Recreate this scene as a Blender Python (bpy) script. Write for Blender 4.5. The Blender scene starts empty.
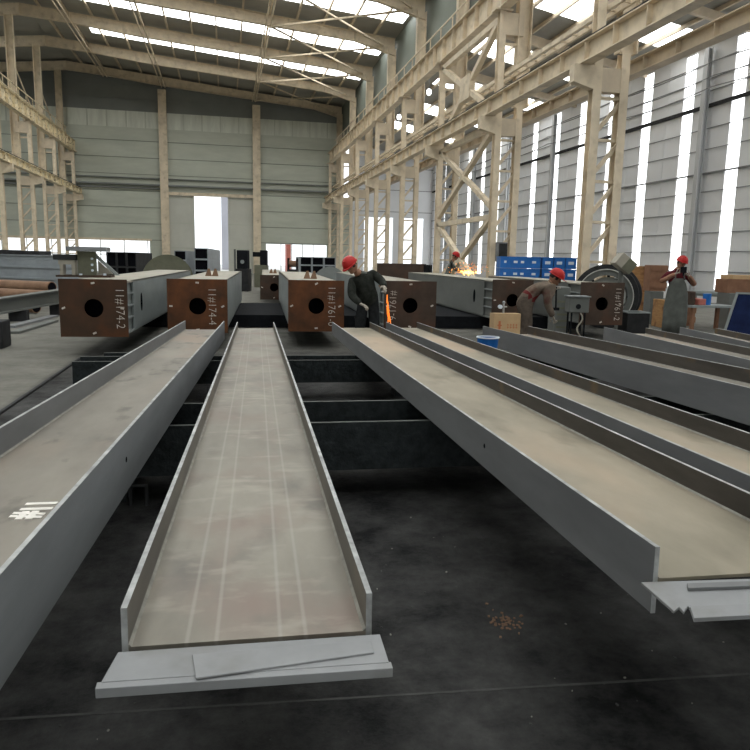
import bpy, bmesh, math, random
from mathutils import Vector, Matrix, Euler
random.seed(7)
D = bpy.data; S = bpy.context.scene; COL = S.collection
ORD = ['nearest', 'second', 'third', 'fourth', 'fifth', 'sixth', 'seventh', 'eighth', 'ninth', 'tenth', 'eleventh', 'twelfth', 'thirteenth', 'fourteenth', 'fifteenth', 'sixteenth', 'seventeenth', 'eighteenth']

# ------------------------------------------------------------------ camera
F = 700.0
EYE = Vector((0, 0, 1.6))
cam = D.objects.new('camera', D.cameras.new('camera')); COL.objects.link(cam)
cam.data.sensor_width = 36; cam.data.lens = 36 * F / 750; cam.data.clip_start = 0.05; cam.data.clip_end = 500
RC = Matrix.Rotation(-math.radians(12.12), 3, 'Z') @ Matrix.Rotation(math.radians(90 - 9.327), 3, 'X') @ Matrix.Rotation(math.radians(1.15), 3, 'Z')
cam.matrix_world = Matrix.Translation(EYE) @ RC.to_4x4()
S.camera = cam

# measuring helpers: where a sight line of the photo meets a real plane of the place
def ray(x, y): return RC @ Vector(((x - 375) / F, -(y - 375) / F, -1))
def onz(x, y, z): r = ray(x, y); return EYE + r * ((z - 1.6) / r.z)
def ony(x, y, Y): r = ray(x, y); return EYE + r * (Y / r.y)
def onx(x, y, X): r = ray(x, y); return EYE + r * (X / r.x)
def dep(x, y, d): return EYE + ray(x, y) * d

# ------------------------------------------------------------------ materials
def mat(name, col, rough=.6, metal=0., var=.12, scale=3., col2=None, bump=0., stretch=(1, 1, 1), detail=6, thr=(.35, .65), spec=.35):
    m = D.materials.new(name); m.use_nodes = True
    nt = m.node_tree; N = nt.nodes; L = nt.links; b = N['Principled BSDF']
    b.inputs['Roughness'].default_value = rough; b.inputs['Metallic'].default_value = metal; b.inputs['Specular IOR Level'].default_value = spec
    tc = N.new('ShaderNodeTexCoord'); mp = N.new('ShaderNodeMapping'); mp.inputs['Scale'].default_value = stretch
    L.new(tc.outputs['Object'], mp.inputs['Vector'])
    nz = N.new('ShaderNodeTexNoise'); nz.inputs['Scale'].default_value = scale; nz.inputs['Detail'].default_value = detail
    nz.inputs['Roughness'].default_value = .62
    L.new(mp.outputs['Vector'], nz.inputs['Vector'])
    cr = N.new('ShaderNodeValToRGB')
    c2 = col2 or tuple(c * (1 - var) for c in col); c1 = col if col2 else tuple(min(1, c * (1 + var)) for c in col)
    cr.color_ramp.elements[0].position = thr[0]; cr.color_ramp.elements[1].position = thr[1]
    cr.color_ramp.elements[0].color = (*c2, 1); cr.color_ramp.elements[1].color = (*c1, 1)
    L.new(nz.outputs['Fac'], cr.inputs['Fac']); L.new(cr.outputs['Color'], b.inputs['Base Color'])
    if bump:
        bp = N.new('ShaderNodeBump'); bp.inputs['Strength'].default_value = bump; bp.inputs['Distance'].default_value = .02
        L.new(nz.outputs['Fac'], bp.inputs['Height']); L.new(bp.outputs['Normal'], b.inputs['Normal'])
    return m

def emit(name, col, strength):
    m = D.materials.new(name); m.use_nodes = True; nt = m.node_tree
    b = nt.nodes['Principled BSDF']; b.inputs['Base Color'].default_value = (*col, 1)
    b.inputs['Emission Color'].default_value = (*col, 1); b.inputs['Emission Strength'].default_value = strength
    b.inputs['Roughness'].default_value = .6
    return m

def mix_layer(m, col, scale, lo, hi, stretch=(1, 1, 1), rough=None):
    """a second patchy colour (rust, dust, wear) over a material"""
    nt = m.node_tree; N = nt.nodes; L = nt.links; b = N['Principled BSDF']
    src = b.inputs['Base Color'].links[0].from_socket
    tc = N.new('ShaderNodeTexCoord'); mp = N.new('ShaderNodeMapping'); mp.inputs['Scale'].default_value = stretch
    mp.inputs['Location'].default_value = (3.7, 1.3, .4)
    L.new(tc.outputs['Object'], mp.inputs['Vector'])
    nz = N.new('ShaderNodeTexNoise'); nz.inputs['Scale'].default_value = scale; nz.inputs['Detail'].default_value = 5
    L.new(mp.outputs['Vector'], nz.inputs['Vector'])
    mr = N.new('ShaderNodeMapRange'); mr.inputs['From Min'].default_value = lo; mr.inputs['From Max'].default_value = hi
    L.new(nz.outputs['Fac'], mr.inputs['Value'])
    mx = N.new('ShaderNodeMix'); mx.data_type = 'RGBA'
    L.new(mr.outputs['Result'], mx.inputs['Factor']); L.new(src, mx.inputs['A']); mx.inputs['B'].default_value = (*col, 1)
    L.new(mx.outputs['Result'], b.inputs['Base Color'])
    return m

M = {}
M['cream'] = mix_layer(mat('cream_paint', (.66, .56, .415), .55, 0, .12, 1.2), (.46, .38, .27), 2.5, .52, .75)
M['cream_dim'] = mat('cream_paint_dusty', (.56, .47, .35), .6, 0, .12, 1.5)
M['yellow'] = mix_layer(mat('faded_yellow_paint', (.74, .64, .44), .55, 0, .10, 1.5), (.30, .25, .17), 6, .55, .62)
M['redpaint'] = mat('dull_red_paint', (.42, .13, .10), .6, 0, .15, 3)
M['clad'] = mat('sage_cladding', (.47, .49, .415), .6, 0, .07, .35, stretch=(1, 1, 4))
M['seam'] = mat('cladding_seam', (.22, .235, .20), .6, 0, .07, .5)
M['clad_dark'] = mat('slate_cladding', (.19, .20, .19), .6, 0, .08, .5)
M['clad_green'] = mat('dim_green_cladding', (.17, .19, .165), .6, 0, .08, .5)
M['clad_pale'] = mat('pale_leaf_cladding', (.52, .52, .46), .6, 0, .06, .5)
M['clad_wall'] = mat('light_grey_cladding', (.74, .75, .77), .6, 0, .05, .3)
M['post_grey'] = mat('grey_wall_post', (.50, .51, .52), .6, 0, .05, .5)
M['band'] = mat('translucent_band', (.60, .62, .54), .5, 0, .12, .9, stretch=(2, 1, .3))
M['roof'] = mat('roof_sheet', (.33, .32, .285), .6, 0, .08, .6)
M['sky'] = emit('skylight_sheet', (.97, 1., 1.), 5.0)
M['strip'] = emit('wall_light_sheet', (.97, .99, 1.), 2.6)
M['girt'] = mat('grey_girt', (.20, .205, .21), .6, 0, .1, 2)
M['dark'] = mat('black_steel', (.012, .013, .015), .85, 0, .25, 6, spec=.06)
M['darker'] = mat('sooty_steel', (.028, .028, .029), .8, 0, .3, 4, spec=.2)
M['trestle'] = mat('trestle_black_paint', (.017, .021, .022), .55, 0, .4, 14, bump=.9, spec=.2)
# beam steels
M['web'] = mix_layer(mix_layer(mat('mill_scale_web', (.265, .24, .20), .6, .1, .2, 2.2, col2=(.175, .158, .132), stretch=(1, .35, 1), detail=9), (.27, .21, .16), 1.4, .5, .72, (1, .5, 1)), (.11, .10, .085), 5, .60, .72, (1, .5, 1))
M['web_bright'] = mix_layer(mix_layer(mat('mill_scale_web_pale', (.33, .285, .215), .6, .1, .2, 2.0, col2=(.225, .20, .148), stretch=(1, .4, 1), detail=9), (.40, .305, .215), 1.1, .48, .68, (1, .5, 1)), (.17, .15, .11), 3.2, .58, .74, (1, .4, 1))
M['outdoor_grey'] = mat('outdoor_grey_facade', (.42, .42, .47), .8, 0, .1, .3)
M['joint'] = mat('floor_joint', (.06, .059, .057), .9, 0, .3, 6)
M['flange_brown'] = mix_layer(mat('flange_brownish_scale', (.125, .115, .098), .6, .1, .2, 3, stretch=(1, .4, 2)), (.19, .16, .12), 2.5, .58, .75)
M['flange'] = mat('flange_grey', (.155, .158, .16), .6, .1, .12, 3, stretch=(1, .4, 2))
M['flange_mid'] = mat('flange_blue_grey', (.185, .193, .20), .6, .1, .18, 2, stretch=(1, .4, 2))
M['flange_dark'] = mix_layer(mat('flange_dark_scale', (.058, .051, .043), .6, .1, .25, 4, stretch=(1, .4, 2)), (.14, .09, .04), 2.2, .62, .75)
M['edge'] = mat('cut_steel_edge', (.36, .365, .36), .6, .1, .35, 9)
M['weld'] = mat('dull_weld_bead', (.23, .22, .19), .6, .1, .2, 20)
M['plate'] = mix_layer(mat('primer_grey_plate', (.255, .258, .262), .7, 0, .08, 5, spec=.2), (.19, .185, .175), 4, .55, .75)
M['rust'] = mix_layer(mat('rust_plate', (.150, .060, .027), .9, 0, .25, 2.5, col2=(.070, .036, .022), spec=.12), (.060, .042, .032), 1.3, .5, .7)
M['rust_mid'] = mix_layer(mat('brown_rust_plate', (.085, .045, .028), .9, 0, .25, 2.5, col2=(.055, .036, .025), spec=.12), (.13, .05, .022), 1.5, .56, .75)
M['rust_dark'] = mix_layer(mat('brown_mill_plate', (.066, .046, .035), .85, 0, .2, 2.5, spec=.15), (.10, .05, .032), 1.5, .5, .75)
M['boxgrey'] = mat('box_side_grey', (.225, .245, .24), .6, 0, .12, 1.6, stretch=(1, .4, 1))
M['boxtop'] = mat('box_top_pale', (.33, .305, .25), .6, 0, .12, 1.6, stretch=(1, .4, 1))
M['boxdark'] = mat('box_side_dark_grey', (.125, .13, .12), .6, 0, .14, 1.6, stretch=(1, .4, 1))
M['void'] = mat('unlit_inside', (.008, .008, .010), .95, 0, .1, 3, spec=.0)
M['chalk'] = mat('white_paint_marker', (.80, .76, .70), .8, 0, .05, 20)
M['chalk_dim'] = mat('rubbed_chalk', (.54, .49, .44), .9, 0, .4, 60, spec=.1)
M['olive'] = mat('olive_primer', (.14, .14, .10), .7, 0, .12, 4, spec=.2)
M['greyblue'] = mat('stack_blue_grey', (.28, .305, .325), .6, 0, .12, 1.5)
M['pipe'] = mat('rusty_pipe', (.23, .14, .09), .8, 0, .15, 3, spec=.2)
M['blue'] = mat('blue_plastic', (.012, .125, .43), .45, 0, .15, 4)
M['blue_tarp'] = mat('dark_blue_sheet', (.009, .016, .055), .8, 0, .25, 4, spec=.1)
M['belt'] = mat('dark_red_belt', (.11, .018, .018), .9, 0, .1, 8, spec=.1)
M['white'] = mat('white_print', (.62, .68, .74), .7, 0, .05, 10)
M['card'] = mat('cardboard', (.48, .33, .185), .85, 0, .08, 6, spec=.2)
M['cardred'] = mat('red_box_print', (.46, .15, .07), .85, 0, .05, 10)
M['wood'] = mix_layer(mat('packing_wood', (.38, .21, .09), .85, 0, .15, 4, stretch=(1, 1, 5), spec=.2), (.20, .10, .05), 3, .5, .65)
M['brownbox'] = mat('brown_crate', (.22, .115, .07), .85, 0, .15, 4, spec=.2)
M['conc'] = mat('pale_plaster', (.52, .52, .48), .8, 0, .05, 4)
M['helmet'] = mat('red_helmet_plastic', (.40, .015, .014), .45, 0, .06, 8, spec=.25)
M['skin'] = mat('skin', (.30, .155, .10), .7, 0, .05, 10, spec=.2)
M['jacket_dark'] = mat('dark_work_jacket', (.026, .028, .024), .9, 0, .35, 14, spec=.1)
M['trouser_dark'] = mat('dark_work_trousers', (.018, .019, .020), .9, 0, .3, 14, spec=.1)
M['jacket_tan'] = mix_layer(mat('dusty_tan_jacket', (.135, .105, .082), .9, 0, .25, 8, spec=.1), (.085, .035, .028), 3.5, .50, .64)
M['trouser_tan'] = mat('dusty_brown_trousers', (.095, .075, .06), .9, 0, .25, 10, spec=.1)
M['maroon'] = mat('maroon_shirt', (.085, .014, .018), .9, 0, .2, 10, spec=.1)
M['apron'] = mat('grey_apron', (.105, .11, .10), .9, 0, .2, 5, spec=.1)
M['glove'] = mat('pale_work_glove', (.36, .32, .27), .9, 0, .1, 12, spec=.1)
M['boot'] = mat('black_boot', (.02, .02, .02), .6, 0, .1, 8)
M['hair'] = mat('black_hair', (.012, .010, .010), .7, 0, .1, 30)
M['spark'] = emit('glowing_sparks', (1., .33, .04), 3.2)
M['spark_core'] = emit('white_hot_sparks', (1., .62, .15), 5.)
M['flame'] = emit('torch_glow', (1., .26, .03), .85)
M['outside'] = mat('outdoor_paving', (.62, .62, .60), .9, 0, .05, .2)

def floor_mat():
    m = D.materials.new('workshop_floor'); m.use_nodes = True; nt = m.node_tree; N = nt.nodes; L = nt.links; b = N['Principled BSDF']
    b.inputs['Roughness'].default_value = .8; b.inputs['Specular IOR Level'].default_value = .12
    tc = N.new('ShaderNodeTexCoord'); sp = N.new('ShaderNodeSeparateXYZ'); L.new(tc.outputs['Object'], sp.inputs[0])
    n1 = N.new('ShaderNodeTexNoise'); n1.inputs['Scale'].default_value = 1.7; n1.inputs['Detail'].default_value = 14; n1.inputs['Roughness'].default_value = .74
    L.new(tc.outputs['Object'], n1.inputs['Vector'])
    soot_shade = N.new('ShaderNodeValToRGB'); e = soot_shade.color_ramp.elements
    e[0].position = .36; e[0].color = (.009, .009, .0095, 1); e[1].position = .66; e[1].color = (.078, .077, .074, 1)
    L.new(n1.outputs['Fac'], soot_shade.inputs['Fac'])
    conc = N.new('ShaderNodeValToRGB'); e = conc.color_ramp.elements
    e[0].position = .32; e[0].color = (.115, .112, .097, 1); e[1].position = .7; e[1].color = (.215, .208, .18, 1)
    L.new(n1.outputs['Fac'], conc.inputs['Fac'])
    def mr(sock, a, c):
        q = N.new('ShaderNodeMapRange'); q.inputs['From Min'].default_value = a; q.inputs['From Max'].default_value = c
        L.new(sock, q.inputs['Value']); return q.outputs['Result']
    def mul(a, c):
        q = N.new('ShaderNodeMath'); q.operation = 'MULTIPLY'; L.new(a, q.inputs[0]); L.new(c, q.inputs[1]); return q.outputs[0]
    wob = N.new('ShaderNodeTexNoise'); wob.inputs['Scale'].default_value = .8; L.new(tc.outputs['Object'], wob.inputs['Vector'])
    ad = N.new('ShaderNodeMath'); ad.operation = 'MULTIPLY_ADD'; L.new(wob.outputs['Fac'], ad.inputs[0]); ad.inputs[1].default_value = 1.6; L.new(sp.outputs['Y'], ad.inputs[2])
    fx = mr(sp.outputs['X'], -2.35, -2.2); fy = mr(ad.outputs[0], 21., 9.6)  # near floor is sooty; shade under beams and columns put into its colour too
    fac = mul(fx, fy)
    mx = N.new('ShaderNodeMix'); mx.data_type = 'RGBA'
    L.new(fac, mx.inputs['Factor']); L.new(conc.outputs['Color'], mx.inputs['A']); L.new(soot_shade.outputs['Color'], mx.inputs['B'])
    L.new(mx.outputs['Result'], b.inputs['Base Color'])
    bp = N.new('ShaderNodeBump'); bp.inputs['Strength'].default_value = 1.; bp.inputs['Distance'].default_value = .04
    L.new(n1.outputs['Fac'], bp.inputs['Height']); L.new(bp.outputs['Normal'], b.inputs['Normal'])
    return m
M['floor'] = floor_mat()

def centre_web_mat():
    """ground-bright web with pale chalked lines running along it"""
    m = mix_layer(mat('ground_web', (.265, .243, .20), .5, .15, .2, 3.0, col2=(.185, .168, .138), stretch=(1, .35, 1), detail=10), (.205, .155, .128), 2.6, .50, .74, (1, .9, 1))
    m = mix_layer(m, (.135, .122, .105), 4.2, .54, .76, (1, .6, 1))
    m = mix_layer(m, (.315, .285, .235), 9., .56, .78, (.6, 1.1, 1))
    nt = m.node_tree; N = nt.nodes; L = nt.links; b = N['Principled BSDF']
    tc = N.new('ShaderNodeTexCoord'); sp = N.new('ShaderNodeSeparateXYZ'); L.new(tc.outputs['Object'], sp.inputs[0])
    src = b.inputs['Base Color'].links[0].from_socket
    for x0 in (-.145, -.078, .07, .13):
        a = N.new('ShaderNodeMath'); a.operation = 'SUBTRACT'; L.new(sp.outputs['X'], a.inputs[0]); a.inputs[1].default_value = x0
        c = N.new('ShaderNodeMath'); c.operation = 'ABSOLUTE'; L.new(a.outputs[0], c.inputs[0])
        q = N.new('ShaderNodeMapRange'); q.inputs['From Min'].default_value = .007; q.inputs['From Max'].default_value = .002; q.inputs['To Max'].default_value = .28
        L.new(c.outputs[0], q.inputs['Value'])
        mx = N.new('ShaderNodeMix'); mx.data_type = 'RGBA'; L.new(q.outputs['Result'], mx.inputs['Factor']); L.new(src, mx.inputs['A']); mx.inputs['B'].default_value = (.40, .385, .34, 1)
        src = mx.outputs['Result']
    L.new(src, b.inputs['Base Color'])
    return m
M['web_centre'] = centre_web_mat()

# ------------------------------------------------------------------ mesh building
MW = {}   # world matrices of things

class MB:
    def __init__(s): s.v = []; s.f = []; s.m = []; s.cut = []
    def add(s, vs, fs, mi=0):
        n = len(s.v); s.cut.append((n, len(s.f))); s.v += [Vector(q) for q in vs]; s.f += [tuple(i + n for i in f) for f in fs]; s.m += [mi] * len(fs); return s
    def box(s, c, d, R=None, mi=0):
        c = Vector(c); vs = []
        for x in (-.5, .5):
            for y in (-.5, .5):
                for z in (-.5, .5):
                    q = Vector((x * d[0], y * d[1], z * d[2])); vs.append(c + (R @ q if R else q))
        return s.add(vs, [(0, 1, 3, 2), (4, 6, 7, 5), (0, 4, 5, 1), (2, 3, 7, 6), (0, 2, 6, 4), (1, 5, 7, 3)], mi)
    def span(s, a, b, mi=0):
        a = Vector(a); b = Vector(b); return s.box((a + b) / 2, (abs(b.x - a.x), abs(b.y - a.y), abs(b.z - a.z)), None, mi)
    def frame(s, p, q, up=(0, 0, 1)):
        y = (q - p).normalized(); x = y.cross(Vector(up))
        if x.length < 1e-5: x = y.cross(Vector((0, 1, 0)))
        x.normalize(); z = x.cross(y)
        return Matrix((x, y, z)).transposed()
    def bar(s, p, q, w, h, up=(0, 0, 1), mi=0):
        p = Vector(p); q = Vector(q); R = s.frame(p, q, up)
        return s.box((p + q) / 2, (w, (q - p).length, h), R, mi)
    def ibeam(s, p, q, w, h, tw=.02, tf=.03, up=(0, 0, 1), mi=0):
        p = Vector(p); q = Vector(q); R = s.frame(p, q, up); L = (q - p).length; c = (p + q) / 2
        s.box(c, (tw, L, h - 2 * tf), R, mi)
        for k in (-1, 1): s.box(c + R @ Vector((0, 0, k * (h - tf) / 2)), (w, L, tf), R, mi)
        return s
    def tube(s, p, q, r, n=12, r2=None, mi=0):
        p = Vector(p); q = Vector(q); R = s.frame(p, q); r2 = r if r2 is None else r2
        vs = []
        for e, rr in ((p, r), (q, r2)):
            for i in range(n):
                a = 2 * math.pi * i / n; vs.append(e + R @ Vector((rr * math.cos(a), 0, rr * math.sin(a))))
        fs = [(i, (i + 1) % n, n + (i + 1) % n, n + i) for i in range(n)] + [tuple(range(n))[::-1], tuple(range(n, 2 * n))]
        return s.add(vs, fs, mi)
    def prism(s, poly, ext, mi=0):
        n = len(poly); ext = Vector(ext); a = [Vector(q) for q in poly]
        return s.add(a + [q + ext for q in a], [tuple(range(n))[::-1], tuple(range(n, 2 * n))] + [(i, (i + 1) % n, n + (i + 1) % n, n + i) for i in range(n)], mi)
    def lathe(s, c, axis, prof, n=40, mi=0):
        """profile of (radius, height along the axis), closed into a ring"""
        axis = Vector(axis).normalized(); u = axis.orthogonal().normalized(); w = axis.cross(u); c = Vector(c); k = len(prof); vs = []
        for i in range(n):
            a = 2 * math.pi * i / n; d = u * math.cos(a) + w * math.sin(a)
            vs += [c + d * r + axis * h for r, h in prof]
        fs = []
        for i in range(n):
            j = (i + 1) % n
            for t in range(k):
                t2 = (t + 1) % k; fs.append((i * k + t, j * k + t, j * k + t2, i * k + t2))
        return s.add(vs, fs, mi)
    def ball(s, c, r, n=12, k=8, mi=0, sq=(1, 1, 1), R=None, zmin=-1.):
        vs = []; c = Vector(c)
        for i in range(k + 1):
            t = max(zmin, math.cos(math.pi * i / k)); rr = math.sqrt(max(0, 1 - t * t))
            for j in range(n):
                a = 2 * math.pi * j / n; q = Vector((rr * math.cos(a) * sq[0], rr * math.sin(a) * sq[1], t * sq[2])) * r
                vs.append(c + (R @ q if R else q))
        return s.add(vs, [(i * n + j, i * n + (j + 1) % n, (i + 1) * n + (j + 1) % n, (i + 1) * n + j) for i in range(k) for j in range(n)], mi)
    def each(s, name, mats, parent, world=True, **kw):
        """every added piece becomes a part of its own"""
        c = s.cut + [(len(s.v), len(s.f))]; out = []
        for (v0, f0), (v1, f1) in zip(c, c[1:]):
            q = MB(); q.v = s.v[v0:v1]; q.f = [tuple(i - v0 for i in f) for f in s.f[f0:f1]]; q.m = s.m[f0:f1]; out.append(q.build(name, mats, parent, world, **kw))
        return out
    def build(s, name, mats, parent=None, world=True, smooth=False, bevel=0., at=None):
        mats = mats if isinstance(mats, (list, tuple)) else [mats]
        mtx = MW.get(parent.name) if parent else None
        vs = s.v
        if at is not None: base = Matrix.Translation(Vector(at))
        else: base = mtx
        if world and base is not None:
            inv = base.inverted(); vs = [inv @ q for q in vs]
        me = D.meshes.new(name); me.from_pydata([tuple(q) for q in vs], [], s.f)
        for m in mats: me.materials.append(M[m] if isinstance(m, str) else m)
        for p, mi in zip(me.polygons, s.m): p.material_index = mi
        bm = bmesh.new(); bm.from_mesh(me)
        bmesh.ops.remove_doubles(bm, verts=bm.verts, dist=1e-6)
        bmesh.ops.recalc_face_normals(bm, faces=bm.faces); bm.to_mesh(me); bm.free()
        if smooth:
            for p in me.polygons: p.use_smooth = True
        o = D.objects.new(name, me); COL.objects.link(o)
        if parent: o.parent = parent; MW[o.name] = mtx
        elif at is not None: o.matrix_world = base; MW[o.name] = base
        else: MW[o.name] = Matrix.Identity(4)
        if bevel:
            b = o.modifiers.new('bevel', 'BEVEL'); b.width = bevel; b.segments = 2; b.limit_method = 'ANGLE'
        return o

def tag(o, label, cat, group=None, kind=None):
    o['label'] = label; o['category'] = cat
    if group: o['group'] = group
    if kind: o['kind'] = kind
    return o
def thing(name, label, cat, loc, group=None, R=None):
    o = D.objects.new(name, None); COL.objects.link(o); o.empty_display_size = .2
    m = Matrix.Translation(Vector(loc)) @ (R.to_4x4() if R else Matrix.Identity(4))
    o.matrix_world = m; MW[o.name] = m
    return tag(o, label, cat, group)
def struct(name, mb, m, smooth=False):
    o = mb.build(name, m, smooth=smooth); o['kind'] = 'structure'; return o
def text_mesh(name, body, size, mtx, m, parent, squash=1., offset=.004):
    """hand-painted writing as a thin mesh, placed by a world matrix (x = reading direction, z = out of the surface)"""
    cu = D.curves.new(name + '_source', 'FONT'); cu.body = body; cu.resolution_u = 4; cu.size = size; cu.extrude = .0015; cu.offset = offset; cu.align_x = 'CENTER'; cu.align_y = 'CENTER'
    t = D.objects.new(name + '_source', cu); COL.objects.link(t)
    dg = bpy.context.evaluated_depsgraph_get(); me = D.meshes.new_from_object(t.evaluated_get(dg))
    D.objects.remove(t); D.curves.remove(cu)
    mm = MW[parent.name].inverted() @ mtx @ Matrix.Diagonal((1, squash, 1, 1))
    me.transform(mm); me.name = name; me.materials.clear(); me.materials.append(M[m])
    o = D.objects.new(name, me); COL.objects.link(o); o.parent = parent; MW[o.name] = MW[parent.name]
    return o
def copy_tree(o, parent=None):
    c = o.copy(); COL.objects.link(c); c.parent = parent
    for ch in list(o.children): copy_tree(ch, c)
    return c

# ------------------------------------------------------------------ the building shell
YF = 73.0; YB = -14.0; XW = 21.5
COLY = [19.5 + 7.55 * k for k in range(8)]
XR = 10.5; XL = -13.8
def roofz(x): return 19.25 - .097 * abs(x + 14)
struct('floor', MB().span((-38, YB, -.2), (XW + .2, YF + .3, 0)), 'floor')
struct('ground', MB().span((-80, YF + .3, -.3), (80, 160, -.05)), 'outside')

def ribbed(mb, x0, x1, z0, z1, Y=YF, mi=0, seam=1.55):
    """far wall piece with lapped horizontal sheets"""
    mb.span((x0, Y, z0), (x1, Y + .2, z1), mi)
    z = math.ceil(z0 / seam) * seam
    while z < z1 - .05:
        mb.span((x0, Y - .04, z - .035), (x1, Y, z + .03), 1); z += seam
    return mb
w = MB()
ribbed(w, -38, 11.8, 7.5, 13.6); ribbed(w, -38, -5.45, 3.05, 7.5); ribbed(w, 3.0, 12.6, 3.0, 7.5)
w.span((-7.2, YF, 0), (-5.45, YF + .2, 3.05)); w.span((3.0, YF, 0), (4.1, YF + .2, 3.0)); w.span((10.3, YF, 0), (12.6, YF + .2, 3.0))
struct('wall_back', w, ['clad', 'seam'])
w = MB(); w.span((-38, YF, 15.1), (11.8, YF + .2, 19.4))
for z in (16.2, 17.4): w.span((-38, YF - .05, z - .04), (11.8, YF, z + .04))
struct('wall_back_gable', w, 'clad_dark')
w = MB(); w.span((-38, YF, 13.6), (11.8, YF + .2, 15.1))
x = -37.
while x < 11.5: w.span((x - .05, YF - .06, 13.6), (x + .05, YF, 15.1), 1); x += 1.75
struct('window_20', w, ['band', 'clad'])
w = MB(); ribbed(w, 12.6, 21.7, 6.0, 13.5, seam=2.2); w.span((12.6, YF, 0), (14.2, YF + .2, 6.0)); w.span((20.6, YF, 0), (21.7, YF + .2, 6.0))
w.span((17.3, YF, 0), (18.0, YF + .2, 6.0))
struct('wall_back_aisle', w, ['clad_wall', 'girt'])
# the tall sliding door of the far wall: two leaves, open in the middle
d = MB(); ribbed(d, -5.45, -2.9, 0, 7.45, YF + .02, seam=2.4); ribbed(d, .35, 3.0, 0, 7.45, YF + .02, seam=2.4)
struct('door_1', d, ['clad_pale', 'clad'])
struct('trim_1', MB().span((-5.8, YF - .25, 7.45), (3.3, YF, 7.75)).span((-38, YF - .2, 3.0), (-7.0, YF, 3.2)), 'cream')
struct('trim_2', MB().span((-38, YF - .5, 8.25), (11.5, YF, 8.4)).span((-38, YF - .3, 8.9), (11.5, YF, 9.0)).span((-38, YF - .3, 7.95), (-5.5, YF, 8.05)), 'clad_dark')
w = MB()
for x in [-36 + 2.2 * i for i in range(14)] + [5.6, 6.7, 7.8, 8.9]: w.span((x - .04, YF + .05, 0), (x + .04, YF + .12, 3.0))
w.span((-38, YF + .05, 1.6), (-7.2, YF + .12, 1.68))
struct('window_21', w, 'clad_pale')
b0, b1 = ony(221, 197, 96), ony(231, 240, 96)
t = D.objects.new('office_building', None)
ob = MB().span((b0.x, 96, 0), (b1.x + 1.2, 104, b0.z)).build('office_building', 'outdoor_grey', at=(b0.x, 96, -.05)); tag(ob, 'grey building outdoors seen through the right side of the tall far door', 'building')
D.objects.remove(t)
b0, b1 = ony(286.5, 243, 82), ony(291, 250, 82)
rb = MB().span((b0.x, 82, 0), (b1.x, 84, b0.z)).build('red_shed', 'redpaint', at=(b0.x, 82, -.05)); tag(rb, 'red shed outdoors seen through the low far windows on the right', 'shed')
# walls to the side
def wall_x(name, X, z1, m):
    w = MB(); w.span((X, YB, 0), (X + .2, YF + .2, z1)); struct(name, w, m)
WS = [3.7 + 3.4 * k for k in range(21) if 3.7 + 3.4 * k < 72]
w = MB(); y0 = YB
for y in WS:
    w.span((XW, y0, 0), (XW + .2, y - .4, 11.5)); w.span((XW, y - .4, 0), (XW + .2, y + .4, .6)); w.span((XW, y - .4, 11.3), (XW + .2, y + .4, 11.5)); y0 = y + .4
w.span((XW, y0, 0), (XW + .2, YF + .2, 11.5))
y = YB + .7
while y < YF:                                   # shallow ribs of the sheeting
    if all(abs(y - q) > .55 for q in WS): w.span((XW - .012, y - .05, 0), (XW, y + .05, 11.5))
    y += 1.7
struct('wall_right', w, 'clad_wall')
for i, y in enumerate(WS):
    struct('window_%d' % (i + 30), MB().span((XW + .04, y - .4, .6), (XW + .1, y + .4, 11.3)), 'strip')
wall_x('wall_left', -38.2, 16.9, 'clad_dark')
struct('wall_front', MB().span((-38, YB - .2, 0), (-6, YB, 19.4)).span((6, YB - .2, 0), (XW + .2, YB, 17)).span((-6, YB - .2, 7.5), (6, YB, 19.4)), 'clad')  # unseen end wall with doorway, added to cut fill light on the foreground
# clerestory cladding above the crane row
struct('wall_clerestory', MB().span((11.75, YB, 13.4), (11.9, YF, 16.9)), 'clad_green')

# roof sheets with a light strip across every bay
BAYS = [19.5 + 7.55 * k for k in range(-4, 8)]
r = MB(); n = 60
def sheet(mb, x0, x1, y0, y1, zf, t=.12, mi=0):
    a = [(x0, y0, zf(x0)), (x1, y0, zf(x1)), (x1, y1, zf(x1)), (x0, y1, zf(x0))]; mb.prism(a, (0, 0, t), mi)
def aisz(x): return 13.55 - .19 * (x - 11.8)
y0 = YB; a = MB()
for b in BAYS[:-2]:
    s0, s1 = b + 2.4, b + 5.0
    sheet(r, -14, 12.2, y0, s0, roofz); sheet(r, -14, -10.0, s0, s1, roofz); sheet(r, 11.5, 12.2, s0, s1, roofz)
    g = MB(); sheet(g, -10.0, 11.5, s0, s1, roofz, .06); struct('window_%d' % n, g, 'sky'); n += 1
    sheet(r, -38.3, -14, y0, s0, roofz); sheet(r, -38.3, -34, s0, s1, roofz); sheet(r, -18, -14, s0, s1, roofz)
    g = MB(); sheet(g, -34, -18, s0, s1, roofz, .06); struct('window_%d' % n, g, 'sky'); n += 1
    sheet(a, 11.8, 21.9, y0, s0, aisz)
    for xa, xb in ((11.8, 13.6), (16.4, 18.4), (20.9, 21.9)): sheet(a, xa, xb, s0, s1, aisz)
    for xa, xb in ((13.6, 16.4), (18.4, 20.9)):
        g = MB(); sheet(g, xa, xb, s0, s1, aisz, .06); struct('window_%d' % n, g, 'sky'); n += 1
    y0 = s1
sheet(r, -14, 12.2, y0, YF + .3, roofz); sheet(r, -38.3, -14, y0, YF + .3, roofz); sheet(a, 11.8, 21.9, y0, YF + .3, aisz)
struct('ceiling', r, 'roof'); struct('ceiling_aisle', a, 'roof')

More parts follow.
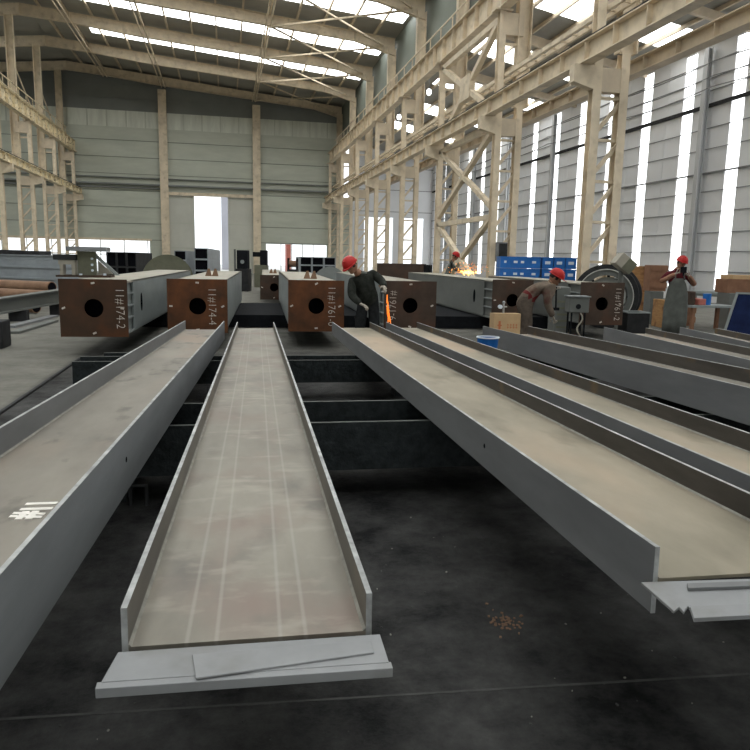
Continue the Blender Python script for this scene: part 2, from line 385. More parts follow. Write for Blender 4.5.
# ------------------------------------------------------------------ crane rows
def lattice_column(Y, xi, xo, side, label, group, near):
    """two posts tied by lacing; brackets carry the lower and the upper crane beam; the outer post runs on to the roof"""
    t = thing('lattice_column', label, 'column', ((xi + xo) / 2, Y, 0), group)
    s = 1 if xo > xi else -1                       # outward
    c = 'cream'
    pi = MB().ibeam((xi, Y, 0), (xi, Y, 11.05), .26, .30, .02, .03, (0, 1, 0)).build('inner_post', c, t)
    top = roofz(xo) - .9
    po = MB().ibeam((xo, Y, 0), (xo, Y, 7.6), .26, .30, .02, .03, (0, 1, 0)).build('outer_post', c, t)
    MB().ibeam((xo + s * .05, Y, 7.6), (xo + s * .05, Y, top), .36, .55, .03, .04, (1, 0, 0)).build('roof_post', c, t)
    MB().box((xi, Y, .02), (.5, .5, .04)).box((xo, Y, .02), (.5, .5, .04)).each('base_plate', 'cream_dim', t)
    P = 1.17; k = 0; z = .5
    while z < 6.6:
        MB().bar((xi, Y, z), (xo, Y, z), .09, .08).build('lacing_bar', c, t)
        if z + P < 6.9: MB().bar((xi, Y, z + .08) if s > 0 else (xo, Y, z + .08), (xo, Y, z + P - .08) if s > 0 else (xi, Y, z + P - .08), .09, .11).build('lacing_bar', c, t)
        z += P
    for z in (8.05, 9.9): MB().bar((xi, Y, z), (xo, Y, z), .07, .10).build('lacing_bar', c, t)
    MB().span((xi, Y - .14, 6.5), (xo, Y + .14, 7.15)).build('cap_girder', 'cream_dim', t)
    MB().span((xi, Y - .16, 10.2), (xo, Y + .16, 11.0)).build('cap_girder', 'cream_dim', t)
    b = MB().prism([(xi - s * .13, Y - .15, 7.2), (xi - s * .75, Y - .15, 7.2), (xi - s * .75, Y - .15, 6.72), (xi - s * .13, Y - .15, 6.55)], (0, .3, 0))
    b.build('crane_bracket', c, t)
    MB().box((xi, Y, 11.08), (.7, .5, .06)).build('bearing_plate', c, t)
    return t
for k, Y in enumerate(COLY):
    lattice_column(Y, XR, 11.35, 1, 'cream lattice crane column in the right-hand row, %s from the camera' % ORD[k], 'lattice columns of the right row', k < 3)
for k, Y in enumerate(COLY[3:]):
    lattice_column(Y, XL, -14.7, -1, 'cream lattice crane column in the left-hand row, %s from the camera' % ORD[k], 'lattice columns of the left row', False)

def crane_beam(label, X, z0, z1, y0, y1, w=.42, m='cream', stiff=1.5, group=None, rail=True):
    t = thing('crane_beam', label, 'beam', (X, y0, z0), group)
    h = z1 - z0
    MB().ibeam((X, y0, (z0 + z1) / 2), (X, y1, (z0 + z1) / 2), w, h, .02, .035).build('girder', m, t)
    y = y0 + .7
    q = MB()
    while y < y1: q.span((X - w / 2 + .02, y - .012, z0 + .03), (X + w / 2 - .02, y + .012, z1 - .03)); y += stiff
    q.each('stiffener', m, t)
    if rail: MB().span((X - .05, y0, z1), (X + .05, y1, z1 + .12)).build('rail', 'darker', t)
    return t
GB = 'crane beams along the bay'
crane_beam('deep upper crane beam with stiffeners along the right column row', XR, 11.11, 12.15, 8, 72.9, group=GB)
crane_beam('slender lower crane beam on brackets along the right column row', 10.1, 7.21, 7.80, 8, 72.9, .36, group=GB)
crane_beam('deep upper crane beam along the left column row', XL, 11.11, 12.1, 36, 72.9, group=GB, m='yellow')
crane_beam('slender lower crane beam on brackets along the left column row', -13.35, 7.21, 7.75, 36, 72.9, .36, group=GB, m='yellow')
crane_beam('brownish crane beam on the side-aisle face of the right column row', 11.95, 7.12, 7.55, 8, 72.9, .36, 'cream_dim', 1.5, GB, False)

# walkways (lattice surge girders) beside the crane beams
def walkway(label, X0, X1, z, y0, y1, rail_h, m='cream', step=.75):
    t = thing('crane_walkway', label, 'walkway', (X0, y0, z), 'walkways beside the crane beams')
    for X in (X0, X1): MB().span((X - .05, y0, z - .07), (X + .05, y1, z + .07)).build('chord', m, t)
    g = MB(); y = y0 + .3; i = 0
    while y < y1 - step:
        g.bar((X0, y, z), (X1, y, z), .05, .05); y += step; i += 1
    g.each('rung', m, t)
    if rail_h:
        for h in (rail_h * .5, rail_h): MB().span((X1 - .03, y0, z + h - .03), (X1 + .03, y1, z + h + .03)).build('handrail', m, t)
        p = MB(); y = y0 + .3
        while y < y1: p.span((X1 - .025, y - .025, z), (X1 + .025, y + .025, z + rail_h)); y += 1.9
        p.each('rail_post', m, t)
    return t
walkway('cream walkway with handrail above the right upper crane beam', 10.75, 11.0, 12.25, 8, 72.8, 1.15)
walkway('cream ladder-like walkway above the right lower crane beam', 10.70, 11.05, 8.75, 8, 72.8, 0, 'cream')
walkway('cream walkway with handrail above the left upper crane beam', -14.05, -14.35, 12.2, 36, 72.8, 1.1, 'yellow')
walkway('cream ladder-like walkway behind the left lower crane beam', -13.99, -14.41, 7.9, 36, 72.8, 0, 'yellow')

# cross bracing in one bay of the right row, upper (with gusset) and lower
def cross_brace(label, X, y0, y1, z0, z1, w, gus):
    t = thing('cross_brace', label, 'brace', (X, (y0 + y1) / 2, z0), 'cross braces of the right row')
    MB().bar((X, y0, z0), (X, y1, z1), w, w, (1, 0, 0)).build('brace_bar', 'cream', t)
    MB().bar((X + .01, y1, z0), (X + .01, y0, z1), w, w, (1, 0, 0)).build('brace_bar', 'cream', t)
    if gus: MB().box((X, (y0 + y1) / 2, (z0 + z1) / 2), (w + .05, 1.3, 1.0)).build('gusset_plate', 'cream', t)
    MB().bar((X, y0, z1), (X, y1, z1), w, w, (1, 0, 0)).build('top_strut', 'cream', t)
ya, yb = COLY[1] + .17, COLY[2] - .17
cross_brace('heavy upper cross brace with gusset plate between right-row columns', XR, ya, yb, 7.4, 10.8, .22, True)
cross_brace('tall upper-half lower cross brace between right-row columns', XR, ya, yb, 3.8, 6.9, .20, False)
cross_brace('tall lower cross brace near the floor between right-row columns', XR, ya, yb, .02, 3.4, .20, False)
for k in range(5):                                   # diagonal rods behind the left roof posts
    if k == 0: continue
    y0, y1 = COLY[k + 2], COLY[k + 3]
    tag(MB().tube((-15.1, y0, 16.4), (-15.1, y1, 12.6), .06, 8).build('brace_rod', 'cream', at=(-15.1, y0, 12.6)),
        'slim diagonal brace rod between left roof posts, %s from the camera' % ORD[k - 1], 'brace', 'diagonal rods of the left row')

# ------------------------------------------------------------------ roof steel
def rafter(Y, label):
    t = thing('roof_rafter', label, 'rafter', (11.3, Y, 15.6), 'roof rafters')
    und = [(-14, 18.25), (-10.7, 18.0), (-6, 17.45), (2, 16.78), (8.8, 16.2), (11.6, 15.45)]
    topz = lambda x: roofz(x) - .22
    w = MB(); lo = MB(); hi = MB()
    poly = [(x, Y - .012, z) for x, z in und] + [(x, Y - .012, topz(x)) for x, z in reversed(und)]
    w.prism(poly, (0, .024, 0))
    for (x0, z0), (x1, z1) in zip(und, und[1:]):
        lo.prism([(x0, Y - .16, z0), (x1, Y - .16, z1), (x1, Y + .16, z1), (x0, Y + .16, z0)], (0, 0, .03))
        hi.prism([(x0, Y - .16, topz(x0) - .03), (x1, Y - .16, topz(x1) - .03), (x1, Y + .16, topz(x1) - .03), (x0, Y + .16, topz(x0) - .03)], (0, 0, .03))
    w.build('web', 'cream', t); lo.build('bottom_flange', 'cream', t); hi.build('top_flange', 'cream', t)
    s = MB()
    for x in (-10.7, 8.8, 2.98, -5.5):
        z = min(q[1] for q in und if True) if False else None
        zz = [z0 + (z1 - z0) * (x - x0) / (x1 - x0) for (x0, z0), (x1, z1) in zip(und, und[1:]) if x0 <= x <= x1][0]
        s.span((x - .03, Y - .15, zz + .03), (x + .03, Y + .15, topz(x) - .03))
    s.each('splice_plate', 'cream_dim', t)
    l = MB()
    l.prism([(-14, Y - .12, 18.25), (-26, Y - .12, 17.0), (-38, Y - .12, 15.8), (-38, Y - .12, roofz(-38) - .22), (-14, Y - .12, roofz(-14) - .22)], (0, .24, 0))
    l.build('left_span', 'cream', t)
for k, Y in enumerate(COLY):
    rafter(min(Y, 72.6), 'tapered cream roof rafter across the bay, %s from the camera' % ORD[k])
PX = [-12.7 + 1.76 * k for k in range(14)]
for k, x in enumerate(reversed(PX)):
    z = roofz(x) - .11
    tag(MB().span((x - .06, 12, z - .10), (x + .06, 72.9, z + .10)).build('roof_purlin', 'cream', at=(x, 12, z)),
        'long thin roof purlin crossing the light strips, %s from the right eave' % ORD[k].replace('nearest', 'first'), 'purlin', 'roof purlins')
for j, (x, z, nm) in enumerate(((2.98, 16.5, 'above the right far-wall post'), (-5.5, 17.25, 'above the left far-wall post'), (-10.7, 17.85, 'near the ridge'))):
    t = thing('roof_tie', 'paired lengthwise roof tie tubes %s' % nm, 'tie', (x, 12, z), 'lengthwise roof ties')
    for dx in (-.16, .16): MB().tube((x + dx, 12, z + .12), (x + dx, 72.7, z + .12), .05, 8).build('tie_tube', 'cream', t)
for k in range(2, 7):
    y0, y1 = COLY[k], COLY[k + 1]
    t = thing('roof_cross_brace', 'flat crossed roof brace by the right eave, %s bay from the far wall' % ORD[6 - k].replace('nearest', 'first'), 'brace', (6.5, (y0 + y1) / 2, 16.2), 'crossed roof braces')
    za, zb = 16.72, 16.05
    MB().bar((3, y0, za), (10.8, y1, zb), .10, .10).build('brace_bar', 'cream', t)
    MB().bar((3, y1, za - .1), (10.8, y0, zb - .1), .10, .10).build('brace_bar', 'cream', t)
for k in range(4):
    Y = COLY[k]
    t = thing('aisle_rafter', 'cream rafter of the low side aisle beyond the right row, %s from the camera' % ORD[k], 'rafter', (16, Y, 11.5), 'side aisle rafters')
    MB().prism([(11.95, Y - .1, aisz(11.95) - .75), (21.49, Y - .1, aisz(21.49) - .50), (21.49, Y - .1, aisz(21.49) - .2), (11.95, Y - .1, aisz(11.95) - .2)], (0, .2, 0)).build('web', 'cream_dim', t)
for k, x in enumerate((12.6, 13.8, 15.0, 16.2, 17.4, 18.6, 19.8, 21.0)):
    z = aisz(x) - .1
    tag(MB().span((x - .05, 12, z - .09), (x + .05, 72.8, z + .09)).build('aisle_purlin', 'cream_dim', at=(x, 12, z)),
        'long purlin under the side aisle roof, %s from the right column row' % ORD[k].replace('nearest', 'first'), 'purlin', 'side aisle purlins')

# far wall posts
for x, nm in ((-5.65, 'left of the tall open door'), (3.2, 'right of the tall open door')):
    t = thing('wall_post', 'tall cream post on the far wall %s' % nm, 'post', (x, YF - .3, 0), 'far wall posts')
    MB().ibeam((x, YF - .3, .03), (x, YF - .3, roofz(x) - 1.3), .75, .42, .03, .04, (0, 1, 0)).build('shaft', 'cream', t)
    MB().span((x - .45, YF - .6, 0), (x + .45, YF - .05, .04)).build('base_plate', 'cream_dim', t)
# right wall girts and posts
GZ = [1.38, 2.27, 3.12, 4.04, 4.97, 5.78, 6.85, 7.77, 8.75, 9.4, 9.95, 10.65]
for k, z in enumerate(GZ):
    th = .16 if k == 8 else (.07 if k == 5 else .03)
    tag(MB().span((XW - (.12 if th > .03 else .06), 14, z - th / 2), (XW - .02, 72.9, z + th / 2)).build('wall_girt', 'darker' if k == 8 else 'girt', at=(XW - .05, 14, z)),
        ('thick dark girt' if k == 8 else 'thin grey girt') + ' along the right corrugated wall, %s from the floor' % ORD[k].replace('nearest', 'first'), 'girt', 'girts of the right wall')
for k in range(6):
    Y = 29.3 + 7.55 * k
    tag(MB().ibeam((XW - .3, Y, 0), (XW - .3, Y, 11.2), .28, .24, .02, .03, (1, 0, 0)).build('side_wall_post', 'post_grey', at=(XW - .3, Y, 0)),
        'grey post against the right corrugated wall, %s from the camera' % ORD[k], 'post', 'right wall posts')

# wires slung along the right row
for k, (z, s) in enumerate(((10.3, .25), (9.7, .3), (9.25, .3))):
    pts = []
    for i in range(25):
        y = 12 + 48 * i / 24; u = (i % 4) / 4; pts.append(Vector((20.6, y, z - s * 2 * u * (1 - u))))
    q = MB()
    for p0, p1 in zip(pts, pts[1:]): q.tube(p0, p1, .025, 6)
    for y in (12, 60): q.tube((20.6, y, z), (21.45, y, z), .02, 6)
    tag(q.build('overhead_cable', 'girt', at=(20.6, 12, z)), 'slack cable along the right wall, %s from the top' % ORD[k].replace('nearest', 'first'), 'cable', 'cables along the right wall')
# bell lamps under the upper crane beam
for k, (x, y) in enumerate(((429, 92), (399, 117))):
    p = onx(x, y, 11.9)
    t = thing('hanging_lamp', 'round white lamp hanging behind the right crane beams, %s' % ('nearer one' if k == 0 else 'farther one'), 'lamp', p, 'lamps behind the crane beams')
    MB().ball(p, .15, 14, 8, sq=(1, 1, 1.25)).build('globe', 'sky', t, smooth=True)
    MB().tube(p + Vector((0, 0, .2)), p + Vector((0, 0, 13.4 - p.z)), .02, 6).build('stem', 'girt', t)
    MB().tube(p + Vector((0, 0, .15)), p + Vector((0, 0, .3)), .10, 10, .06).build('cap', 'girt', t)

# ------------------------------------------------------------------ H-beams lying on their sides on the trestles
AZ = math.radians(2.878); PT = math.radians(-1.283)
BD = Vector((math.sin(AZ) * math.cos(PT), math.cos(AZ) * math.cos(PT), math.sin(PT)))
RB = Matrix.Rotation(-AZ, 3, 'Z') @ Matrix.Rotation(PT, 3, 'X')
def topz(p): return .60 - .0224 * (p.y - 11.1)
def ontop(x, y, dz=0.):
    r = ray(x, y); n = Vector((0, .0224, 1)); return EYE + r * ((.60 + dz + .0224 * 11.1 - n.dot(EYE)) / n.dot(r))
def h_beam(label, pl, pr, pn, ynear, h, mats, group='H-beams lying on the trestles', hole=None, seam=True, dz=0., side=-1):
    """pl, pr: where the photo shows the two flange tops at the far end; pn: a point along the left (or right) flange top"""
    a = ontop(*pl, dz); b = ontop(*pr, dz); q = ontop(*pn, dz)
    fr = a if side < 0 else b
    d = (fr - q).normalized(); az = math.atan2(d.x, d.y); RB = Matrix.Rotation(-az, 3, 'Z') @ Matrix.Rotation(math.asin(d.z), 3, 'X')
    X = RB @ Vector((1, 0, 0)); W = (b - a).dot(X)
    cen = fr - X * (W / 2) * side
    length = (cen.y - ynear) / d.y
    near = cen - d * length
    t = thing('h_beam', label, 'steel beam', near - Vector((0, 0, h)), group, RB)
    ln, mw, ml, mr_ = length, mats[0], mats[1], mats[2]
    zt = h
    for sx, m, nm in ((-1, ml, 'flange'), (1, mr_, 'flange')):
        x = sx * (W / 2 - .007)
        f = MB().box((x, ln / 2, zt - h / 2), (.014, ln, h - .003))
        f.span((x - .007, 0, zt - .0015), (x + .007, ln, zt), 1)
        f.span((x - .007, -.001, 0), (x + .007, .001, h), 1)
        o = f.build(nm, [m, 'edge'], t, world=False)
        if hole is not None and hole[0] == sx:
            MB().tube((x + sx * .006, hole[1], h * .55), (x + sx * .0085, hole[1], h * .55), .012, 14).build('bolt_hole', 'void', o, world=False)
    MB().box((0, ln / 2, zt - h / 2), (W - .028, ln, .010)).build('web', mw, t, world=False)
    if seam:
        s = MB()
        for sx in (-1, 1):
            x = sx * (W / 2 - .014)
            for zz in (1,): s.prism([(x, 0, zt - h / 2 + .005), (x - sx * .007, 0, zt - h / 2 + .005), (x, 0, zt - h / 2 + .012)], (0, ln, 0))
        s.each('fillet_weld', 'weld', t, world=False)
    return t, near, W, near + RB @ Vector((-W / 2, length, 0)), RB
B = {}
B['left'] = h_beam('H-beam lying nearest the left edge, outside face blue-grey, white marking on its web', (185, 320.5), (224.5, 321), (5, 569), .85, .26, ('web', 'flange', 'flange_mid'), hole=(1, 2.25), dz=.065, side=1)
B['centre'] = h_beam('H-beam in the middle of the foreground with grey plates across its near end', (237, 322), (274, 322), (121, 607), 1.54, .20, ('web_centre', 'flange_brown', 'flange_brown'))
B['right'] = h_beam('H-beam right of the black gap, its near end capped by a grey notched plate', (332, 322), (369, 321.5), (657, 548), 1.655, .20, ('web_bright', 'flange', 'flange_dark'), hole=(-1, 1.56))
B['r2'] = h_beam('H-beam directly right of the notched-plate beam, running out of frame', (386, 322), (420, 323), (750, 476), 1.6, .20, ('web_bright', 'flange', 'flange_dark'))
B['r3'] = h_beam('wide H-beam carrying the cardboard box on its far end', (483, 326), (533, 327), (750, 388), 1.7, .25, ('web', 'flange', 'flange_dark'), dz=.05)
B['r4'] = h_beam('narrow grey H-beam directly right of the cardboard-box beam', (604, 327), (638, 326), (750, 360), 1.8, .20, ('web', 'flange', 'flange_dark'))
B['r5'] = h_beam('rightmost grey H-beam, passing in front of the standing man in the apron', (680, 327), (712, 327), (750, 342.5), 1.9, .20, ('web', 'flange', 'flange_dark'))
# white marking "11#" on the left web
tl, near, W, a_, b_ = B['left']
p = onz(34, 506, near.z - .13 + .012 - .03)
loc = MW[tl.name].inverted() @ p; loc.z = .26 / 2 + .0062
m4 = MW[tl.name] @ Matrix.Translation(loc) @ Matrix.Rotation(math.radians(-90), 4, 'Z')
text_mesh('painted_marking', '11#', .115, m4, 'chalk', tl, 1.15, .006)

# run-off plates at the near ends
def plate(name, label, poly, z, th, m='plate', group=None, cat='plate', lift=0):
    pts = [onz(x, y, z) for x, y in poly]
    c = sum(pts, Vector()) / len(pts)
    o = MB().prism(pts, (0, 0, -th)).build(name, m, at=c - Vector((0, 0, th)), bevel=.0015)
    return tag(o, label, cat, group)
zc_ = B['centre'][1].z - .10
plate('steel_plate', 'grey steel plate across the near end of the middle H-beam', [(118, 652), (380, 634), (389, 662), (101, 682)], zc_ + .016, .020)
sp_ = D.objects['steel_plate']; pts = [onz(x, y, zc_ + .014) for x, y in ((97, 682), (391, 661.5), (393, 668), (95, 689))]
MB().prism(pts, (0, 0, -.022)).build('front_lip', 'plate', sp_, bevel=.0015)
plate('loose_steel_strip', 'thin grey off-cut lying askew on the plate of the middle H-beam', [(192, 654), (371, 640), (374, 652), (196, 678)], zc_ + .021, .005)
zr_ = B['right'][1].z - .10
plate('notched_steel_plate', 'grey notched steel plate across the near end of the right foreground H-beam', [(641, 582), (800, 577), (806, 606), (693, 611), (688, 606), (684, 612), (679, 607), (674, 611)], zr_ + .012, .008)
plate('steel_bar', 'pale flat bar along the front of the notched plate', [(690, 606), (806, 601), (808, 612), (694, 618)], zr_ + .022, .012)
plate('steel_strip', 'dark grey strip lying on the notched plate', [(687, 583), (803, 579), (804, 584), (688, 588)], zr_ + .022, .010, 'flange')

# ------------------------------------------------------------------ trestles under the beams
def trestle(label, x0, x1, y0, y1, zt, zb, tilt=0., feet=True, m='trestle', name='trestle'):
    t = thing(name, label, 'trestle', ((x0 + x1) / 2, (y0 + y1) / 2, 0), 'black support trestles')
    R = Matrix.Rotation(tilt, 3, 'Z'); c = Vector(((x0 + x1) / 2, (y0 + y1) / 2, 0))
    f = lambda b: (setattr(b, 'v', [c + R @ (q - c) for q in b.v]), b)[1]
    if m == 'dark':
        f(MB().span((x0, y0, zb), (x1, y1, zt))).build('deck', m, t)
        return t
    for ya_, yb_ in ((y0, y0 + .025), (y1 - .025, y1)):
        fl_ = f(MB().span((x0, ya_, zb), (x1, yb_, zt - .003))).build('flange', m, t)
        f(MB().span((x0, ya_ + .004, zt - .003), (x1, yb_ - .004, zt))).build('worn_lit_edge', 'boxdark', t)  # worn flange top, the light along it put into a paler colour
    f(MB().span((x0, y0 + .025, (zt + zb) / 2 - .01), (x1, y1 - .025, (zt + zb) / 2 + .01))).build('web', m, t)
    if feet and zb > .02:
        n = max(2, int((x1 - x0) / 2.6))
        for i in range(n):
            x = x0 + .35 + (x1 - x0 - .7) * i / (n - 1)
            f(MB().span((x - .15, y0 + .1, 0), (x + .15, y1 - .1, zb))).build('foot', m, t)
    return t
trestle('long black box trestle nearest the camera, under all the H-beams', -1.15, 8.9, 4.38, 5.10, .530, .2, -math.radians(2))
trestle('second black box trestle under the H-beams, its end poking out left', -1.62, 9.2, 7.80, 8.22, .460, .2, -math.radians(1.5))
trestle('short dark trestle just behind the second trestle on the left', -1.45, -.9, 8.5, 8.9, .43, .2, 0)
trestle('wide black platform trestle under the box columns', -2.9, 8.7, 16.2, 20.6, .30, .02, -math.radians(3), m='dark')
q = MB()
rail0, rail1 = onz(0, 414, 0), onz(66, 369, 0)
dr = (rail1 - rail0).normalized()
tag(MB().bar(rail0 - dr * 4 + Vector((0, 0, .012)), rail1 + dr * 1.0 + Vector((0, 0, .012)), .035, .024).build('floor_rail', 'darker', at=rail0),
    'dark flat rail on the pale floor left of the H-beams', 'rail')
j0, j1 = onz(-40, 722, 0), onz(800, 671, 0)
jn = MB().bar(j0 + Vector((0, 0, .001)), j1 + Vector((0, 0, .001)), .012, .003); struct('trim_3', jn, 'joint')
rn = random.Random(11); c0 = onz(505, 622, 0); q = MB()
for i in range(60):
    p = c0 + Vector((rn.gauss(0, .035), rn.gauss(0, .05), .003)); q.box(p, (rn.uniform(.004, .012), rn.uniform(.004, .012), .005), Matrix.Rotation(rn.uniform(0, 3), 3, 'Z'))
tag(q.build('rust_flakes', 'pipe', at=c0), 'scatter of orange rust flakes on the black floor right of the middle H-beam', 'rust flakes', None, 'stuff')
q = MB(); rn = random.Random(4)
for i in range(170):
    x_, y_ = rn.uniform(-.6, 3.6), rn.uniform(1.9, 4.2); e_ = rn.uniform(.002, .007)
    q.box((x_, y_, e_ * .4), (e_ * rn.uniform(.8, 2.2), e_, e_ * .8), Matrix.Rotation(rn.uniform(0, 3), 3, 'Z'), int(rn.random() < .3))
tag(q.build('floor_grit', ['joint', 'weld'], at=(1.5, 3, 0)), 'loose grit and slag crumbs strewn over the black floor in the foreground', 'grit', None, 'stuff')
# bent rod between the two left beams
p = onz(131, 505, 0.02); q_ = onz(147, 505, .02)
h = MB(); r0 = .012
h.tube(p, p + Vector((0, 0, .13)), r0, 8).tube(p + Vector((0, 0, .13)), q_ + Vector((0, 0, .13)), r0, 8).tube(q_ + Vector((0, 0, .13)), q_ , r0, 8).ball(p + Vector((0, 0, .13)), r0).ball(q_ + Vector((0, 0, .13)), r0)
tag(h.build('bent_rod', 'darker', at=p), 'small bent dark rod on the floor between the left and middle H-beams', 'rod')

# ------------------------------------------------------------------ box columns with rusty end plates
def plate_with_hole(mb, w, h, r, t, n=48):
    """square plate in x-z with a round hole, y = 0 front"""
    ring = []; sq = []
    for i in range(n):
        a = 2 * math.pi * i / n; c, s = math.cos(a), math.sin(a); ring.append((r * c, r * s))
        k = 1 / max(abs(c) / (w / 2), abs(s) / (h / 2)); sq.append((c * k, s * k))
    vs = []
    for y in (0, t): vs += [(x, y, z) for x, z in ring] + [(x, y, z) for x, z in sq]
    fs = []
    for i in range(n):
        j = (i + 1) % n
        fs += [(i, j, n + j, n + i), (2 * n + i, 3 * n + i, 3 * n + j, 2 * n + j), (i, 2 * n + i, 2 * n + j, j), (n + i, n + j, 3 * n + j, 3 * n + i)]
    # true corners
    for sx in (-1, 1):
        for sz in (-1, 1):
            c = min(range(n), key=lambda i: (sq[i][0] - sx * w / 2) ** 2 + (sq[i][1] - sz * h / 2) ** 2)
            for y in (0, t):
                k = n + c if y == 0 else 3 * n + c; vs[k] = (sx * w / 2, y, sz * h / 2)
    return mb.add(vs, fs)
RBX = Matrix.Rotation(-math.radians(3.0), 3, 'Z')
def box_column(label, x0, x1, top, d, ln, m_plate, m_side, text=None, tx=.36, flip=False, ribs=1, zt=1.22, zb=.30, hole=(0, 0), lug=None, r=.145, oval=False):
    a = dep(x0, top, d); b = dep(x1, top, d); W = (b - a).length * .985; c = (a + b) / 2
    H = zt - zb
    t = thing('box_column', label, 'steel column', (c.x, c.y, zb), 'box columns with end plates', RBX)
    pl = plate_with_hole(MB(), W, H, r, .03); pl.v = [q + Vector((0, 0, H / 2)) for q in pl.v]
    po = pl.build('end_plate', m_plate, t, world=False)
    w2, h2 = W - .07, H - .06
    bd = MB(); th = .03
    bd.span((-w2 / 2, .75, .03), (-w2 / 2 + th, ln, H - .03)).span((w2 / 2 - th, .75, .03), (w2 / 2, ln, H - .03))
    bd.span((-w2 / 2 + .0, .03, .03), (w2 / 2, ln, .03 + th))
    bd.build('shell', m_side, t, world=False)
    MB().span((-w2 / 2, .03, H - .03 - th), (w2 / 2, ln, H - .03)).build('top_plate', 'boxtop', t, world=False)
    ins = MB()
    ins.span((-w2 / 2 + .045, .03, .03 + th), (-w2 / 2 + .065, .80, H - .03 - th)).span((w2 / 2 - .065, .03, .03 + th), (w2 / 2 - .045, .80, H - .03 - th))
    ins.each('recessed_side', m_side, t, world=False)
    for k in (.3, .52, .74):
        MB().span((-w2 / 2, .03, H * k - .012), (-w2 / 2 + .045, .76, H * k + .012)).span((w2 / 2 - .045, .03, H * k - .012), (w2 / 2, .76, H * k + .012)).each('stiffener', 'boxgrey', t, world=False)
    MB().span((-w2 / 2 + .12, .55, .07), (w2 / 2 - .12, .57, H - .07)).build('diaphragm', 'void', t, world=False)
    if oval:
        for sx in (-1, 1):
            e = MB(); n = 20; x = sx * (w2 / 2)
            e.prism([(x, 1.5 + .09 * math.cos(2 * math.pi * i / n), H * .52 + .16 * math.sin(2 * math.pi * i / n)) for i in range(n)], (sx * .004, 0, 0)).build('hand_hole', 'void', t, world=False)
    dots = MB()
    for dx, dz in ((0, H - .06), (0, .06), (W / 2 - .08, H * .5), (-W / 2 + .06, H * .5)):
        dots.box((dx, -.001, dz), (.055, .003, .028), Matrix.Rotation(random.uniform(-.6, .6), 3, 'Y'))
    dots.each('chalk_dab', 'chalk_dim', po, world=False)
    if text:
        mt = MW[t.name] @ Matrix.Translation((tx * W, -.001, H * .5)) @ Matrix.Rotation(math.radians(90), 4, 'X') @ Matrix.Rotation(math.radians(90 if flip else -90), 4, 'Z')
        text_mesh('chalk_marking', text, .165, mt, 'chalk_dim', po, 1.15, -.0025)
    if lug is not None:
        for dx in (-.05, .09):
            MB().prism([(dx - .07, lug, H - .03), (dx + .07, lug, H - .03), (dx + .03, lug, H + .13), (dx - .01, lug, H + .13)], (0, .02, 0)).build('lifting_lug', 'pipe', t, world=False)
    return t
PC = {}
PC[1] = box_column('box column with rust-brown end plate, leftmost of the row', 59, 125.5, 276, 10.85, 10.2, 'rust_mid', 'boxgrey', '11#174-2', .385, oval=True, zb=.32)
PC[2] = box_column('box column with orange-rust end plate, second from the left', 167, 227, 279, 11.9, 9.2, 'rust', 'boxgrey', '11#174-4', .24, lug=3.2)
PC[3] = box_column('box column with rusty end plate in front of the bending man, third from left', 288, 345, 282, 12.55, 9.5, 'rust', 'boxgrey', '11#1761-0', .27, lug=2.0)
PC[4] = box_column('box column with dark brown end plate being flame-cut at its left edge', 384, 438, 281, 13.2, 9.5, 'rust_dark', 'boxgrey', '9-1761#', -.33, True)
PC[5] = box_column('box column with dark end plate and oval side opening behind the cardboard box', 492, 535, 282, 15.8, 9.6, 'rust_dark', 'boxdark', None, oval=True)
PC[6] = box_column('box column with dark end plate in front of the big reel, rightmost of the row', 580, 627, 282, 15.1, 6.5, 'rust_dark', 'boxdark', '11#1761-2', .36)
PC[7] = box_column('small brown box column standing farther back between the second and third', 260, 288, 275, 22.0, 12, 'rust_dark', 'boxdark', None, zt=1.07, zb=.30, lug=4, r=.13)

# bolted bracket and clutter on top of the leftmost column
t = thing('splice_bracket', 'olive bolted splice bracket on top of the leftmost box column', 'bracket', dep(90, 276, 13.2))
def dp(x, y, d): return dep(x, y, d)
def upright(mb, x0, y0, x1, y1, d, th, mi=0):
    """a slab of real thickness standing across the view at depth d"""
    a = dep(x0, y1, d); b = dep(x1, y1, d); c = dep(x0, y0, d); hz = (c - a).length
    u = (b - a); u.z = 0; n = Vector((-u.y, u.x, 0)).normalized()
    mb.prism([a, a + u, a + u + Vector((0, 0, hz)), a + Vector((0, 0, hz))], n * th, mi); return mb
def slab(name, label, cat, x0, y0, x1, y1, d, th, m, group=None, to_floor=False, bevel=.01):
    o = MB()
    a = dep(x0, y1, d)
    upright(o, x0, y0, x1, y1, d, th)
    if to_floor:
        pass
    z = min(q.z for q in o.v); c = sum(o.v, Vector()) / len(o.v)
    return tag(o.build(name, m, at=(c.x, c.y, z), bevel=bevel), label, cat, group)
z0 = 1.192
bx = dep(88, 270, 12.75)
def bl(dx, dy, dz): return Vector((bx.x + dx, bx.y + dy, z0 + dz))
MB().span(bl(-.5, -.25, 0), bl(.42, .25, .035)).build('base', 'rust_dark', t)
MB().span(bl(-.16, -.06, .035), bl(.15, .04, .46)).build('upright_plate', 'olive', t)
bo = MB()
for dz in (.12, .22, .33): 
    for dx in (.09,): bo.tube(bl(dx, -.10, dz), bl(dx, -.06, dz), .022, 8)
bo.tube(bl(.30, -.1, .035), bl(.30, -.1, .07), .03, 8).tube(bl(-.1, -.15, .035), bl(-.1, -.15, .06), .03, 8)
bo.each('bolt', 'white', t)
MB().prism([bl(.15, -.02, .42), bl(.55, -.02, .035), bl(.48, -.02, .035), bl(.15, -.02, .34)], (0, .04, 0)).build('gusset', 'boxgrey', t)
MB().prism([bl(.16, .10, .30), bl(.42, .10, .05), bl(.16, .10, .05)], (0, .04, 0)).build('gusset', 'boxtop', t)
